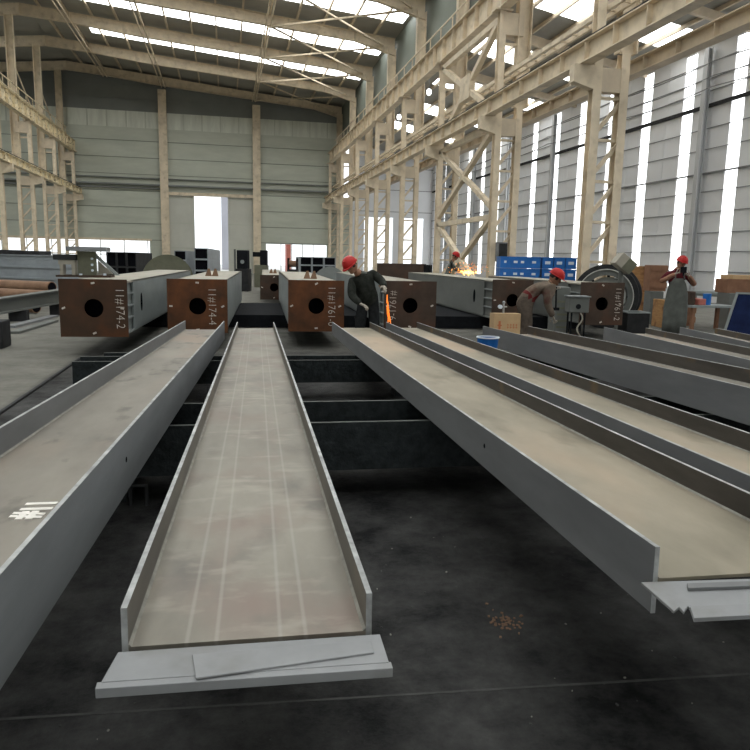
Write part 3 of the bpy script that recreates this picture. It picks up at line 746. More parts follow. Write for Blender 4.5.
MB().span(bl(-.48, -.1, .22), bl(-.2, .15, .30)).span(bl(-.46, -.1, .035), bl(-.40, .12, .22)).span(bl(-.26, -.1, .035), bl(-.2, .12, .22)).build('clamp', 'boxtop', t)
tag(MB().span(bl(-.32, -.2, .462), bl(.36, .3, .54)).build('dark_plank', 'girt', at=bl(0, 0, .462), bevel=.01), 'dark grey flat bar lying on the olive bracket', 'bar')
tag(MB().span(bl(-.56, -.12, .302), bl(-.18, .3, .40)).build('steel_block', 'darker', at=bl(-.4, 0, .302), bevel=.01), 'black steel block on the clamp beside the olive bracket', 'block')

# ------------------------------------------------------------------ things stacked behind the columns
def bundle(name, label, cat, x0, x1, ytop, d, rows, cols, m, length, group, hollow=True, yaw=3., floor=0., gap=.01, labels=None):
    """a stack of box sections, each a thing; open dark ends face the camera"""
    a = dep(x0, ytop, d); b = dep(x1, ytop, d); ztop = (a.z + b.z) / 2
    W = math.hypot(b.x - a.x, b.y - a.y) / cols; H = (ztop - floor) / rows
    R = Matrix.Rotation(-math.radians(yaw), 3, 'Z'); u = Vector((b.x - a.x, b.y - a.y, 0)).normalized()
    for i in range(rows):
        for j in range(cols):
            c = Vector((a.x, a.y, 0)) + u * W * (j + .5); c.z = floor + i * H
            rr = ['lowest', 'second from the floor', 'third from the floor', 'fourth from the floor', 'fifth from the floor', 'sixth from the floor']
            lb = label + ', ' + ('topmost' if i == rows - 1 else rr[i]) + (' in the %s row' % ['left', 'middle', 'right'][j] if cols == 3 else (' on the %s' % ['left', 'right'][j] if cols == 2 else ''))
            t = thing(name, lb, cat, c, group, R)
            w2 = W / 2 - gap; th = .035; h = H - gap * .5
            MB().span((-w2, 0, 0), (-w2 + th, length, h)).span((w2 - th, 0, 0), (w2, length, h)).span((-w2 + th, 0, 0), (w2 - th, length, th)).span((-w2 + th, 0, h - th), (w2 - th, length, h)).build('tube_shell', m, t, world=False)
            MB().span((-w2 + th, .12, th), (w2 - th, .14, h - th)).build('inner_end', 'void', t, world=False)
bundle('box_section', 'dark open box section under the tall far door', 'steel section', 194, 208, 248, 31, 4, 1, 'greyblue', 9, 'box sections under the far door')
bundle('box_section', 'dark open box section left of the far door', 'steel section', 174, 186, 250.5, 34, 4, 1, 'greyblue', 8, 'box sections left of the far door')
bundle('box_section', 'black box section behind the leftmost column', 'steel section', 106, 136, 252, 27, 3, 3, 'darker', 4, 'black box sections at the left')
bundle('box_section', 'grey box section below the far right windows', 'steel section', 300, 336, 257, 36, 4, 3, 'greyblue', 5, 'box sections under the far right windows')
# long pale grey members piled on the left
pa, pb = dep(-40, 252, 26), dep(63, 257, 24)
u = (pb - pa); u.z = 0; u.normalize(); nrm = Vector((-u.y, u.x, 0)); Lg = (Vector((pb.x, pb.y, 0)) - Vector((pa.x, pa.y, 0))).length
Rg = Matrix((u, nrm, Vector((0, 0, 1)))).transposed()
hs = [.36, .36, .40, .42]; z = 0.0
for i, hh in enumerate(hs):
    off = [0, .15, -.1, -.05][i]
    t = thing('long_steel_member', 'long blue-grey girder in the pile by the left row, %s' % ['lowest', 'second from the floor', 'third from the floor', 'topmost'][i], 'girder', Vector((pa.x, pa.y, 0)) + u * Lg / 2 + Vector((0, 0, z)), 'girders piled by the left row', Rg)
    ll = Lg / 2 + off
    MB().span((-Lg / 2, .0, .0), (ll, .8, hh * .08)).span((-Lg / 2, 0, hh * .92), (ll, .8, hh)).build('flange', 'greyblue', t, world=False)
    MB().span((-Lg / 2, .05, hh * .08), (ll - .02, .75, hh * .92)).build('web', 'greyblue', t, world=False)
    z += hh
for i, (x, y, hh, lbl) in enumerate(((8, 245, .22, 'leftmost'), (26, 247, .16, 'middle'), (40, 249, .14, 'rightmost'))):
    c = Vector((pa.x, pa.y, 0)) + u * (Lg - [5.2, 3.4, 1.9][i]) + nrm * .3
    tag(MB().box((0, 0, hh / 2), (1.5, .5, hh)).build('dark_offcut', 'darker', at=(0, 0, 0)), 'dark off-cut lying on the girder pile, %s of three' % lbl, 'off-cut', 'off-cuts on the girder pile')
    o = COL.objects[-1]; o.matrix_world = Matrix.Translation(c + Vector((0, 0, z))) @ Rg.to_4x4()
# brown pipes
for i, (x1, y, r) in enumerate(((52, 288.5, .17), (47, 296, .16), (36, 303, .15))):
    d = 20.5 - i * .9
    e = dep(x1, y, d); s = dep(-40, y - 3 - i, d + 1.5); 
    zc = [.62, .42, .17][i]; e.z = zc; s.z = zc
    q = MB().tube(s, e, r, 20)
    o = thing('steel_pipe', 'rust-brown pipe in the rack at the left edge, %s of three' % ['topmost', 'middle', 'lowest'][i], 'pipe', (e.x, e.y, zc - r), 'brown pipes at the left edge')
    q.build('wall_tube', 'pipe', o, smooth=False)
    MB().tube(e, e + (e - s).normalized() * .004, r * .86, 20).build('bore', 'void', o)
rk0 = dep(30, 300, 20.6); rk = MB()
t = thing('pipe_rack', 'low dark rack holding the brown pipes', 'rack', (rk0.x, rk0.y, 0))
MB().box((rk0.x, rk0.y + .2, .02), (.3, 2.6, .04)).build('base', 'darker', t)
for k, (yy, zz) in enumerate(((.95, .44), (.1, .25))):
    MB().box((rk0.x, rk0.y + yy - .3, zz / 2 + .02), (.25, .3, zz - .02)).build('block', 'darker', t)
# the grey beam slanting in front of the pipes, and the clutter under it
a, b = dep(-10, 312, 15.5), dep(62, 291, 18.6)
a.z = .56; b.z = .66
t = thing('slanting_beam', 'grey beam slanting across in front of the brown pipes', 'beam', (a + b) / 2 - Vector((0, 0, .2)))
MB().bar(a, b, .26, .03).bar(a - Vector((0, 0, .32)), b - Vector((0, 0, .32)), .26, .03).each('flange', 'boxdark', t)
MB().bar(a - Vector((0, 0, .16)), b - Vector((0, 0, .16)), .03, .30).build('web', 'boxdark', t)
for k in (0.35, .93):
    p = a.lerp(b, k); zt_ = p.z - .335
    tag(MB().span((p.x - .2, p.y - .12, 0), (p.x + .2, p.y + .12, zt_)).build('support_block', 'darker', at=(p.x, p.y, 0)), 'dark block under the slanting grey beam, %s one' % ('left' if k < .5 else 'right'), 'block', 'blocks under the slanting beam')
blk = onz(-6, 349, 0); 
tag(MB().span((blk.x - .5, blk.y, 0), (blk.x + .14, blk.y + .5, .46)).build('concrete_block', 'darker', at=(blk.x, blk.y, 0), bevel=.02), 'dark weathered block standing on the floor at the left edge', 'block')
for i, (p0, p1, w, h, mm) in enumerate((((10, 328), (54, 317), .22, .05, 'girt'), ((14, 334), (54, 322), .2, .05, 'boxdark'))):
    s, e = onz(*p0, 0), onz(*p1, 0); up = Vector((0, 0, h / 2 + [0, 0, 0][i]))
    tag(MB().bar(s + up, e + up, w, h).build('flat_bar', mm, at=(s + e) / 2), 'flat steel bar on the floor below the slanting beam, %s of two' % ['farther', 'nearer'][i], 'bar', 'flat bars on the left floor')

# grey half-disc and other far machines
def far_disc(label, cx, cy, rpx, d, th, m, group='round plates among the columns'):
    r = rpx * d / F; c = dep(cx, cy, d); zc = r; c.z = zc
    t = thing('round_plate', label, 'round plate', (c.x, c.y, zc - r), group)
    ax = Vector((ray(cx, cy).x, ray(cx, cy).y, 0)).normalized()
    MB().lathe(c, ax, [(r, 0), (r, th), (r * .93, th), (.05, th), (.05, .02), (r * .93, .02), (r * .93, 0)], 48).build('disc', m, t)
    MB().lathe(c, ax, [(.14, -.06), (.14, 0.02), (.02, 0.02), (.02, -.06)], 20).build('hub', 'girt', t)
    return t
far_disc('olive-grey round plate standing behind the leftmost box column', 168, 278, 25, 23, .25, 'olive')
far_disc('grey round plate behind the third box column', 330, 284, 17, 27, .25, 'boxgrey')
def machine(name, label, cat, x0, x1, ytop, d, depth, m, extras=()):
    a = dep(x0, ytop, d); b = dep(x1, ytop, d); zt = a.z
    u = (b - a); u.z = 0; W = u.length; u.normalize(); n = Vector((-u.y, u.x, 0)); R = Matrix((u, n, Vector((0, 0, 1)))).transposed()
    c = (a + b) / 2; c.z = 0
    t = thing(name, label, cat, c, None, R)
    return t, W, zt
t, W, H = machine('drilling_machine', 'dark workshop machine behind the second box column', 'machine', 235, 248, 250, 33, 1, 'darker')
MB().span((-W / 2, 0, 0), (W / 2, .9, H * .55)).build('base', 'darker', t, world=False, bevel=.02)
MB().span((-W / 2 + .05, .1, H * .55), (W / 2 - .05, .7, H)).build('head', 'dark', t, world=False, bevel=.03)
MB().tube((.02, .02, H * .72), (.02, .1, H * .72), .09, 14).build('spindle', 'boxgrey', t, world=False)
MB().tube((-W / 2 - .05, .2, H * .4), (-W / 2 - .05, .2, H * 1.02), .05, 10).build('guide_rod', 'boxdark', t, world=False)
t, W, H = machine('press_machine', 'dark upright machine left of the far right windows', 'machine', 254, 266, 250, 38, 1, 'dark')
MB().span((-W / 2, 0, 0), (W / 2, .9, H * .6)).build('base', 'olive', t, world=False, bevel=.02)
MB().span((-W / 2 + .3, .1, H * .6), (W / 2, .7, H)).build('head', 'dark', t, world=False, bevel=.03)
MB().span((-W / 2 - .1, .15, H * .82), (-W / 2 + .3, .6, H * .95)).build('arm', 'dark', t, world=False)
t, W, H = machine('winch', 'dark brown winch behind the third box column', 'winch', 287, 297, 258, 30, 1, 'dark')
MB().span((-W / 2, 0, 0), (W / 2, .6, H * .7)).build('frame', 'darker', t, world=False)
MB().tube((-W / 2, .3, H * .85), (W / 2, .3, H * .85), .14, 16).build('drum', 'pipe', t, world=False)
MB().span((-W / 2, .1, H * .7), (-W / 2 + .05, .5, H)).span((W / 2 - .05, .1, H * .7), (W / 2, .5, H)).each('cheek', 'dark', t, world=False)
# long brown stack behind the fourth column
pa, pb = dep(377, 266, 28), dep(430, 266, 27.5)
u = pb - pa; u.z = 0; Lb = u.length; u.normalize(); n_ = Vector((-u.y, u.x, 0)); Rb = Matrix((u, n_, Vector((0, 0, 1)))).transposed(); cb = (pa + pb) / 2
t = thing('brown_girder', 'brown girder with a dark open end behind the fourth box column', 'girder', (cb.x, cb.y, .8), None, Rb)
MB().span((-Lb / 2, 0, 0), (Lb / 2 - .25, .6, .68)).build('shell', 'rust_dark', t, world=False)
MB().span((Lb / 2 - .25, .04, .03), (Lb / 2, .56, .65)).build('dark_end', 'dark', t, world=False)
for k in (-1, 1):
    c = cb + u * (k * Lb * .35)
    tag(MB().span((c.x - .3, c.y - .1, 0), (c.x + .3, c.y + .5, .8)).build('support_block', 'darker', at=(c.x, c.y, 0)), 'dark block under the brown girder, %s end' % ('left' if k < 0 else 'right'), 'block', 'blocks under the brown girder')

# blue bins: stacked, each one a thing
def bin_proto(name, W, H, Dp):
    t = thing(name, '', 'bin', (0, 0, 0))
    th = .02
    MB().span((-W / 2, 0, 0), (W / 2, th, H - .02)).span((-W / 2, Dp - th, 0), (W / 2, Dp, H - .02)).span((-W / 2, th, 0), (-W / 2 + th, Dp - th, H - .02)).span((W / 2 - th, th, 0), (W / 2, Dp - th, H - .02)).span((-W / 2 + th, th, 0), (W / 2 - th, Dp - th, th)).build('tub', 'blue', t, world=False)
    MB().span((-W / 2 - .012, -.012, H - .05), (W / 2 + .012, .0, H - .012)).span((-W / 2 - .012, Dp, H - .05), (W / 2 + .012, Dp + .012, H - .012)).span((-W / 2 - .012, 0, H - .05), (-W / 2, Dp, H - .012)).span((W / 2, 0, H - .05), (W / 2 + .012, Dp, H - .012)).build('rim', 'blue', t, world=False)
    k = MB()
    if W > .8:
        for x, w in ((-.38, .07), (-.12, .12), (.05, .10), (.34, .12)): k.box((W * x, -.004, H * .52), (w, .006, .07))
    else: k.box((0, -.004, H * .5), (W * .5, .006, .09))
    k.each('white_print', 'white', t, world=False)
    return t
zd = 21.5
a, b, c2, d2 = dep(500, 262, zd), dep(541, 262, zd), dep(542, 262, zd), dep(577, 262, zd)
u = b - a; u.z = 0; W1 = u.length; u.normalize(); nn = Vector((-u.y, u.x, 0)); RY = Matrix((u, nn, Vector((0, 0, 1)))).transposed()
Hb = 1.80 / 5
wide = bin_proto('blue_bin', W1 - .03, Hb, .7); W2 = ((d2 - c2).length) / 3; slim = bin_proto('slim_blue_bin', W2 - .03, Hb, .7)
lv = ['lowest', 'second from floor', 'third from floor', 'fourth from floor', 'topmost']
def put(proto, first, c, i, lab):
    o = proto if first else copy_tree(proto)
    m = Matrix.Translation(Vector((c.x, c.y, i * Hb))) @ RY.to_4x4(); o.matrix_world = m
    tag(o, lab, 'bin', 'blue bins by the right columns')
for i in range(5):
    put(wide, i == 0, (a + b) / 2, i, 'wide blue plastic bin in the left stack, %s' % lv[i])
for j in range(3):
    c = c2.lerp(d2, (j + .5) / 3)
    for i in range(5):
        put(slim, i == 0 and j == 0, c, i, 'narrow blue bin in the %s narrow stack, %s' % (['left', 'middle', 'right'][j], lv[i]))

# the big reel
rc = dep(605, 295, 17.6); R1 = 32 * 17.6 / F; rc.z = R1
axr = Vector((ray(604, 296).x, ray(604, 296).y, 0)).normalized(); axr = (Matrix.Rotation(math.radians(-8), 3, 'Z') @ axr)
t = thing('cable_reel', 'big grey ring-shaped reel behind the rightmost box column', 'reel', (rc.x, rc.y, 0))
for k, y0 in (('front', 0), ('back', .75)):
    MB().lathe(rc, axr, [(R1, y0), (R1, y0 + .08), (R1 * .84, y0 + .08), (R1 * .84, y0)], 64).build('rim', 'darker', t)
MB().lathe(rc, axr, [(R1 * .83, .03), (R1 * .83, .10), (R1 * .66, .10), (R1 * .66, .03)], 64).build('inner_ring', 'boxdark', t)
MB().lathe(rc, axr, [(R1 * .86, -.006), (R1 * .86, .0), (R1 * .83, .0), (R1 * .83, -.006)], 64).build('ring_edge', 'conc', t)
MB().lathe(rc, axr, [(R1 * .8, .05), (R1 * .8, .8), (R1 * .74, .8), (R1 * .74, .05)], 64).build('drum', 'girt', t)
MB().lathe(rc, axr, [(R1 * .60, .2), (R1 * .60, .6), (.06, .6), (.06, .2)], 48).build('core', 'conc', t)
sp = MB(); ux = axr.cross(Vector((0, 0, 1)))
for k in range(8):
    an = math.pi * k / 4; dd = ux * math.cos(an) + Vector((0, 0, 1)) * math.sin(an); sp.bar(rc + axr * .4 + dd * .1, rc + axr * .4 + dd * R1 * .76, .06, .12, axr)
sp.each('spoke', 'darker', t)
# tilted box resting on the reel
bp_ = dep(624, 264, 16.7); Rt = Matrix.Rotation(math.radians(-12), 3, 'Z') @ Matrix.Rotation(math.radians(38), 3, 'Y')
zlow = 2 * R1 - .14
t = thing('tilted_bin', 'pale bin with dark green side tilted against the top of the reel', 'bin', bp_, None, Rt)
MB().span((-.24, -.2, -.16), (.20, .2, .16)).build('shell', 'boxtop', t, world=False, bevel=.02)
MB().span((-.04, -.215, -.15), (.20, -.20, .15)).build('side_panel', 'olive', t, world=False)
MB().tube((bp_.x, bp_.y + .1, .04), (bp_.x, bp_.y + .1, bp_.z - .1), .06, 12).build('stand_post', 'boxdark', t)
MB().span((bp_.x - .12, bp_.y - .0, 0), (bp_.x + .12, bp_.y + .2, .04)).build('stand_foot', 'boxdark', t)

# timber crates at the right
def crate(name, label, x0, x1, y0, y1, d, m, group, depth=.7, slats=True, floor=None):
    a, b = dep(x0, y1, d), dep(x1, y1, d); hz = (dep(x0, y0, d) - a).length
    z = a.z if floor is None else floor
    if floor is not None: hz = dep(x0, y0, d).z - floor
    u = b - a; u.z = 0; W = u.length; u.normalize(); n = Vector((-u.y, u.x, 0)); R = Matrix((u, n, Vector((0, 0, 1)))).transposed(); c = (a + b) / 2
    t = thing(name, label, 'crate', (c.x, c.y, z), group, R)
    MB().span((-W / 2, .02, 0), (W / 2, depth, hz)).build('body', m, t, world=False, bevel=.01)
    if slats:
        s = MB()
        for k in range(3):
            zz = hz * (.12 + .33 * k); s.span((-W / 2 - .01, 0, zz), (W / 2 + .01, .02, zz + hz * .2))
        s.each('slat', m, t, world=False)
    return t, z + hz
CG = 'timber crates at the right'
_, z1 = crate('timber_crate', 'orange-brown timber crate at the bottom of the stack beside the reel', 633, 649, 292, 322, 20.6, 'wood', CG, floor=0)
_, z2 = crate('timber_crate', 'orange-brown timber crate in the middle of the stack beside the reel', 634, 649, 279, 292, 20.6, 'wood', CG, floor=z1)
crate('timber_crate', 'jagged timber crate on top of the stack beside the reel', 633, 648, 266, 279, 20.6, 'wood', CG, floor=z2)
_, z1 = crate('dark_crate', 'dark grey slatted crate left of the man in the apron', 649, 661, 291, 320, 19.2, 'boxdark', CG, floor=0, depth=.5)
crate('timber_crate', 'brown timber crate on the dark slatted crate', 649.5, 666, 265, 291, 19.2, 'brownbox', CG, floor=z1, depth=.5)
_, z1 = crate('timber_crate', 'orange crate on the floor right behind the man in the apron', 662, 668, 300, 322, 18.2, 'wood', CG, floor=0)
_, z1 = crate('brown_crate', 'brown crate on the floor to the right of the man in the apron', 687, 695, 297, 322, 19, 'brownbox', CG, floor=0)
t = thing('sawhorse_table', 'cluttered low table right of the man in the apron', 'table', onz(709, 330, 0))
tb = onz(709, 331, 0)
MB().span((tb.x - .55, tb.y, .58), (tb.x + .75, tb.y + .7, .64)).build('top', 'boxgrey', t)
for dx in (-.45, .65):
    for dy in (.08, .6): MB().span((tb.x + dx - .04, tb.y + dy - .04, 0), (tb.x + dx + .04, tb.y + dy + .04, .58)).build('leg', 'brownbox', t)
tag(MB().span((tb.x - .30, tb.y + .1, .64), (tb.x - .08, tb.y + .4, .80)).build('red_tool_case', 'redpaint', at=(tb.x - .2, tb.y + .2, .64), bevel=.02), 'dull red tool case on the cluttered table', 'case')
t = thing('blue_drum', 'small blue drum standing on the cluttered table', 'drum', (tb.x + .08, tb.y + .3, .64))
MB().tube((tb.x + .08, tb.y + .3, .64), (tb.x + .08, tb.y + .3, .9), .1, 18).build('body', 'blue', t)
MB().tube((tb.x + .08, tb.y + .3, .9), (tb.x + .08, tb.y + .3, .92), .104, 18).build('lid', 'blue', t)
tag(MB().span((tb.x - .52, tb.y + .15, .64), (tb.x - .35, tb.y + .45, .98)).build('dark_tin', 'rust_dark', at=(tb.x - .43, tb.y + .3, .64), bevel=.03), 'dark brown tin at the left end of the cluttered table', 'tin')
# grey pipe on posts before the right wall
pp0, pp1 = dep(692, 291, 26), dep(740, 293, 24.5)
pp0.z = pp1.z = 1.6 - 26 * 26 / F
t = thing('guard_rail', 'pale grey pipe rail in front of the right wall', 'rail', ((pp0.x + pp1.x) / 2, (pp0.y + pp1.y) / 2, 0))
MB().tube(pp0, pp1, .10, 14).build('pipe', 'boxgrey', t)
for k in (.08, .92):
    p = pp0.lerp(pp1, k); MB().tube((p.x, p.y, 0), (p.x, p.y, p.z), .06, 10).build('post', 'boxgrey', t)
# blue panel in a white frame, brown carton on a stand behind it
a, b = dep(722, 325, 15.5), dep(764, 331, 15.0); zt = dep(729, 294, 15.4).z
u = b - a; u.z = 0; Wp = u.length; u.normalize(); n = Vector((-u.y, u.x, 0)); Rp = Matrix((u, n, Vector((0, 0, 1)))).transposed() @ Matrix.Rotation(math.radians(-14), 3, 'X')
t = thing('framed_panel', 'dark blue panel in a pale frame leaning at the right edge', 'panel', (a.x, a.y, 0), None, Rp)
Hp = (zt) / math.cos(math.radians(14)); sk = .16
MB().prism([(.05, 0, .05), (Wp, 0, .05), (Wp, 0, Hp), (.05 + sk, 0, Hp)], (0, .03, 0)).build('sheet', 'blue_tarp', t, world=False)
MB().prism([(0, -.02, 0), (.055, -.02, 0), (.055 + sk, -.02, Hp), (sk, -.02, Hp)], (0, .06, 0)).build('frame_stile', 'boxgrey', t, world=False)
MB().prism([(sk, -.02, Hp), (Wp, -.02, Hp), (Wp, -.02, Hp + .04), (sk, -.02, Hp + .04)], (0, .06, 0)).prism([(0, -.02, 0), (Wp, -.02, 0), (Wp, -.02, .05), (0.05, -.02, .05)], (0, .06, 0)).build('frame_rail', 'boxgrey', t, world=False)
_, z1 = crate('grey_cabinet', 'grey cabinet behind the blue panel at the right edge', 727, 770, 293, 325, 18.5, 'boxdark', None, floor=0, slats=False)
_, z2 = crate('brown_carton', 'wide brown carton on the grey cabinet at the right edge', 727, 770, 279, 293, 18.5, 'brownbox', None, floor=z1, slats=False)
crate('flat_carton', 'flat brown carton on top of the wide carton at the right edge', 733, 770, 275, 279, 18.5, 'card', None, floor=z2, slats=False)
# dark bin by the reel
a, b = dep(628, 312, 15.7), dep(650, 312, 15.7); zt = a.z
u = b - a; u.z = 0; Wd = u.length; u.normalize(); n = Vector((-u.y, u.x, 0)); c = (a + b) / 2
t = thing('scrap_bin', 'dark grey scrap bin with a pale rim right of the rightmost box column', 'bin', (c.x, c.y, 0), None, Matrix((u, n, Vector((0, 0, 1)))).transposed())
MB().span((-Wd / 2, 0, 0), (Wd / 2, .03, zt - .03)).span((-Wd / 2, .57, 0), (Wd / 2, .6, zt - .03)).span((-Wd / 2, .03, 0), (-Wd / 2 + .03, .57, zt - .03)).span((Wd / 2 - .03, .03, 0), (Wd / 2, .57, zt - .03)).span((-Wd / 2 + .03, .03, .02), (Wd / 2 - .03, .57, .05)).build('tub', 'darker', t, world=False)
MB().span((-Wd / 2 - .02, -.02, zt - .03), (Wd / 2 + .02, .03, zt)).span((-Wd / 2 - .02, .57, zt - .03), (Wd / 2 + .02, .62, zt)).span((Wd / 2 - .03, .03, zt - .03), (Wd / 2 + .02, .57, zt)).span((-Wd / 2 - .02, .03, zt - .03), (-Wd / 2 + .03, .57, zt)).build('rim', 'boxgrey', t, world=False)

# wire feeder beside the bending welder
a, b = dep(570, 297, 13.6), dep(590, 297, 13.6)
u = b - a; u.z = 0; Wf = u.length; u.normalize(); n = Vector((-u.y, u.x, 0)); c = (a + b) / 2; zt = a.z; zb = dep(580, 313, 13.6).z
t = thing('wire_feeder', 'grey welding wire feeder on thin legs beside the rightmost end plate', 'welding machine', (c.x, c.y, 0), None, Matrix((u, n, Vector((0, 0, 1)))).transposed())
MB().span((-Wf / 2, 0, zb), (Wf / 2, .35, zt)).build('case', 'boxdark', t, world=False, bevel=.02)
MB().span((-Wf / 2 - .02, -.02, zt), (Wf / 2 + .02, .37, zt + .02)).build('lid', 'boxgrey', t, world=False)
for dx in (-.13, .13):
    for dy in (.04, .3): MB().tube((dx, dy, 0), (dx, dy, zb), .018, 8).build('leg', 'dark', t, world=False)
cb_ = MB(); pts = [Vector((.02 + .05 * math.sin(k * .9), -.03, zb - k * .06)) for k in range(10)]
for p0, p1 in zip(pts, pts[1:]): cb_.tube(p0, p1, .015, 8)
cb_.build('cable', 'boxtop', t, world=False)
MB().tube((-.02, .0, zb + .12), (-.02, -.01, zb + .12), .05, 16).build('dial', 'dark', t, world=False)
# welding power source left of it
a, b = dep(557, 287, 14.2), dep(571, 287, 14.2)
u = b - a; u.z = 0; Wf = u.length; u.normalize(); n = Vector((-u.y, u.x, 0)); c = (a + b) / 2; zt = a.z
t = thing('power_source', 'olive-grey welding power source behind the bending man', 'welding machine', (c.x, c.y, 0), None, Matrix((u, n, Vector((0, 0, 1)))).transposed())
MB().span((-Wf / 2, 0, .12), (Wf / 2, .6, zt)).build('case', 'boxdark', t, world=False, bevel=.02)
k = MB()
for i in range(5): k.span((-Wf / 2 + .03, -.008, .3 + .13 * i), (Wf / 2 - .03, 0, .34 + .13 * i))
k.each('vent', 'olive', t, world=False)
for dx in (-Wf / 2 + .05, Wf / 2 - .05):
    for dy in (.08, .5): MB().tube((dx - .02, dy, .07), (dx + .02, dy, .07), .07, 14).build('wheel', 'dark', t, world=False)

# cardboard box with a bottle on the wide beam
bb = B['r3']; RB = bb[4]; X_ = RB @ Vector((1, 0, 0)); BD = RB @ Vector((0, 1, 0))
fa = bb[3]                                  # far end, left flange top
wz = lambda p: topz(p) + .05 - .125 + .006
c = fa + X_ * .17 - BD * .45; c.z = wz(c)
Rbx = RB @ Matrix.Rotation(math.radians(-6), 3, 'Z')
t = thing('cardboard_box', 'open-topped tan cardboard box on the far end of the wide H-beam', 'box', c, None, Rbx)
bw, bd_, bh = .37, .30, .32; c_off = Vector((.08, 0, 0))
k = MB(); th = .006
k.span((-.15, 0, 0), (-.15 + bw, th, bh)).span((-.15, bd_ - th, 0), (-.15 + bw, bd_, bh)).span((-.15, th, 0), (-.15 + th, bd_ - th, bh)).span((-.15 + bw - th, th, 0), (-.15 + bw, bd_ - th, bh)).span((-.15 + th, th, 0), (-.15 + bw - th, bd_ - th, th))
k.build('walls', 'card', t, world=False)
MB().span((-.15, .0, bh), (-.15 + bw, .15, bh + .006)).build('flap', 'card', t, world=False)
pr = MB()
for i, x in enumerate((.03, .07, .11, .15)):
    pr.span((x, -.002, .13), (x + .028, 0, .137)).span((x, -.002, .165), (x + .028, 0, .172)).span((x + .010, -.002, .115), (x + .016, 0, .185))
pr.span((-.09, -.002, .10), (-.06, 0, .22)).span((-.105, -.002, .15), (-.045, 0, .17))
pr.build('red_print', 'cardred', t, world=False)
bo_ = MW[t.name] @ Vector((-.01, .08, bh + .006))
t = thing('regulator_valve', 'small metal gas regulator on top of the cardboard box', 'valve', bo_)
MB().tube(bo_, bo_ + Vector((0, 0, .14)), .014, 10).build('stem', 'edge', t)
MB().tube(bo_ + Vector((-.05, -.02, .09)), bo_ + Vector((-.05, .02, .09)), .028, 14).build('gauge', 'white', t)
MB().tube(bo_ + Vector((-.06, 0, .09)), bo_ + Vector((.05, 0, .09)), .010, 8).ball(bo_ + Vector((0, 0, .15)), .022).build('cross_pipe', 'edge', t)
# blue basin on the second trestle, between beams
bp2 = ony(488, 342, 8.0); bz = ony(488, 338, 8.0).z; bp2 = Vector((bp2.x, 8.01, .341)); bz = max(.1, bz - .341)
t = thing('blue_basin', 'blue plastic basin with a white rim on the second trestle', 'basin', bp2)
MB().lathe(bp2, (0, 0, 1), [(.10, 0), (.13, bz), (.122, bz), (.092, .012), (.001, .012), (.001, 0)], 28).build('bowl', 'blue', t)
MB().lathe(bp2, (0, 0, 1), [(.120, bz), (.140, bz), (.140, bz + .015), (.120, bz + .015)], 28).build('rim', 'white', t)
# twisted white strap on the end plate of the fourth column
p = MW[PC[4].name] @ Vector((.24, -.05, .0)); p = dep(422, 318, 12.6)

# ------------------------------------------------------------------ people
def skin_mesh(verts, edges, radii, roots=(0,), sub=2):
    me = D.meshes.new('tmp'); me.from_pydata([tuple(v) for v in verts], edges, [])
    o = D.objects.new('tmp', me); COL.objects.link(o)
    m = o.modifiers.new('skin', 'SKIN'); m.use_smooth_shade = True; m.branch_smoothing = .4
    for i, r in enumerate(radii):
        sv = me.skin_vertices[0].data[i]; sv.radius = r if isinstance(r, tuple) else (r, r); sv.use_root = i in roots
    s = o.modifiers.new('sub', 'SUBSURF'); s.levels = sub; s.render_levels = sub
    dg = bpy.context.evaluated_depsgraph_get(); me2 = D.meshes.new_from_object(o.evaluated_get(dg))
    vs = [v.co.copy() for v in me2.vertices]; fs = [tuple(p.vertices) for p in me2.polygons]
    D.objects.remove(o); D.meshes.remove(me); D.meshes.remove(me2)
    return vs, fs
def seg_dist(p, a, b):
    ab = b - a; t = max(0, min(1, (p - a).dot(ab) / max(1e-9, ab.length_squared))); return (p - a - ab * t).length
def hand(mb, wrist, direction, palm_n, mi, curl=.6, s=1.0, side=1):
    """palm and five bent fingers of unequal length, as skinned chains"""
    d = Vector(direction).normalized(); n = Vector(palm_n); n = (n - d * n.dot(d)).normalized(); x = d.cross(n) * side
    P0 = Vector(wrist); P1 = P0 + d * .09 * s
    vs, fs = skin_mesh([P0 - d * .03 * s, P0 + d * .02 * s, P0 + d * .055 * s, P1], [(0, 1), (1, 2), (2, 3)], [(.026 * s, .030 * s), (.038 * s, .018 * s), (.042 * s, .017 * s), (.036 * s, .014 * s)], (0,), 1)
    mb.add(vs, fs, mi)
    for off, ln in ((-.030, .070), (-.010, .080), (.010, .075), (.029, .058)):
        b0 = P1 + x * off * s - d * .02 * s; q = [b0]; a = 0; dd = d.copy()
        for k, f in enumerate((.42, .32, .28)):
            a += curl * (.5 if k == 0 else 1); dd = d * math.cos(a) + n * math.sin(a); q.append(q[-1] + dd * (ln * f + (.02 if k == 0 else 0)) * s)
        vs, fs = skin_mesh(q, [(0, 1), (1, 2), (2, 3)], [.0095 * s, .009 * s, .0085 * s, .007 * s], (0,), 1); mb.add(vs, fs, mi)
    b0 = P0 + d * .02 * s - x * .03 * s; t1 = b0 + (d * .5 - x * .75 + n * .3).normalized() * .04 * s; t2 = t1 + (d * .8 - x * .2 + n * .5).normalized() * .032 * s; t3 = t2 + (d * .7 + x * .1 + n * .7).normalized() * .026 * s
    vs, fs = skin_mesh([b0, t1, t2, t3], [(0, 1), (1, 2), (2, 3)], [.012 * s, .011 * s, .010 * s, .008 * s], (0,), 1); mb.add(vs, fs, mi)
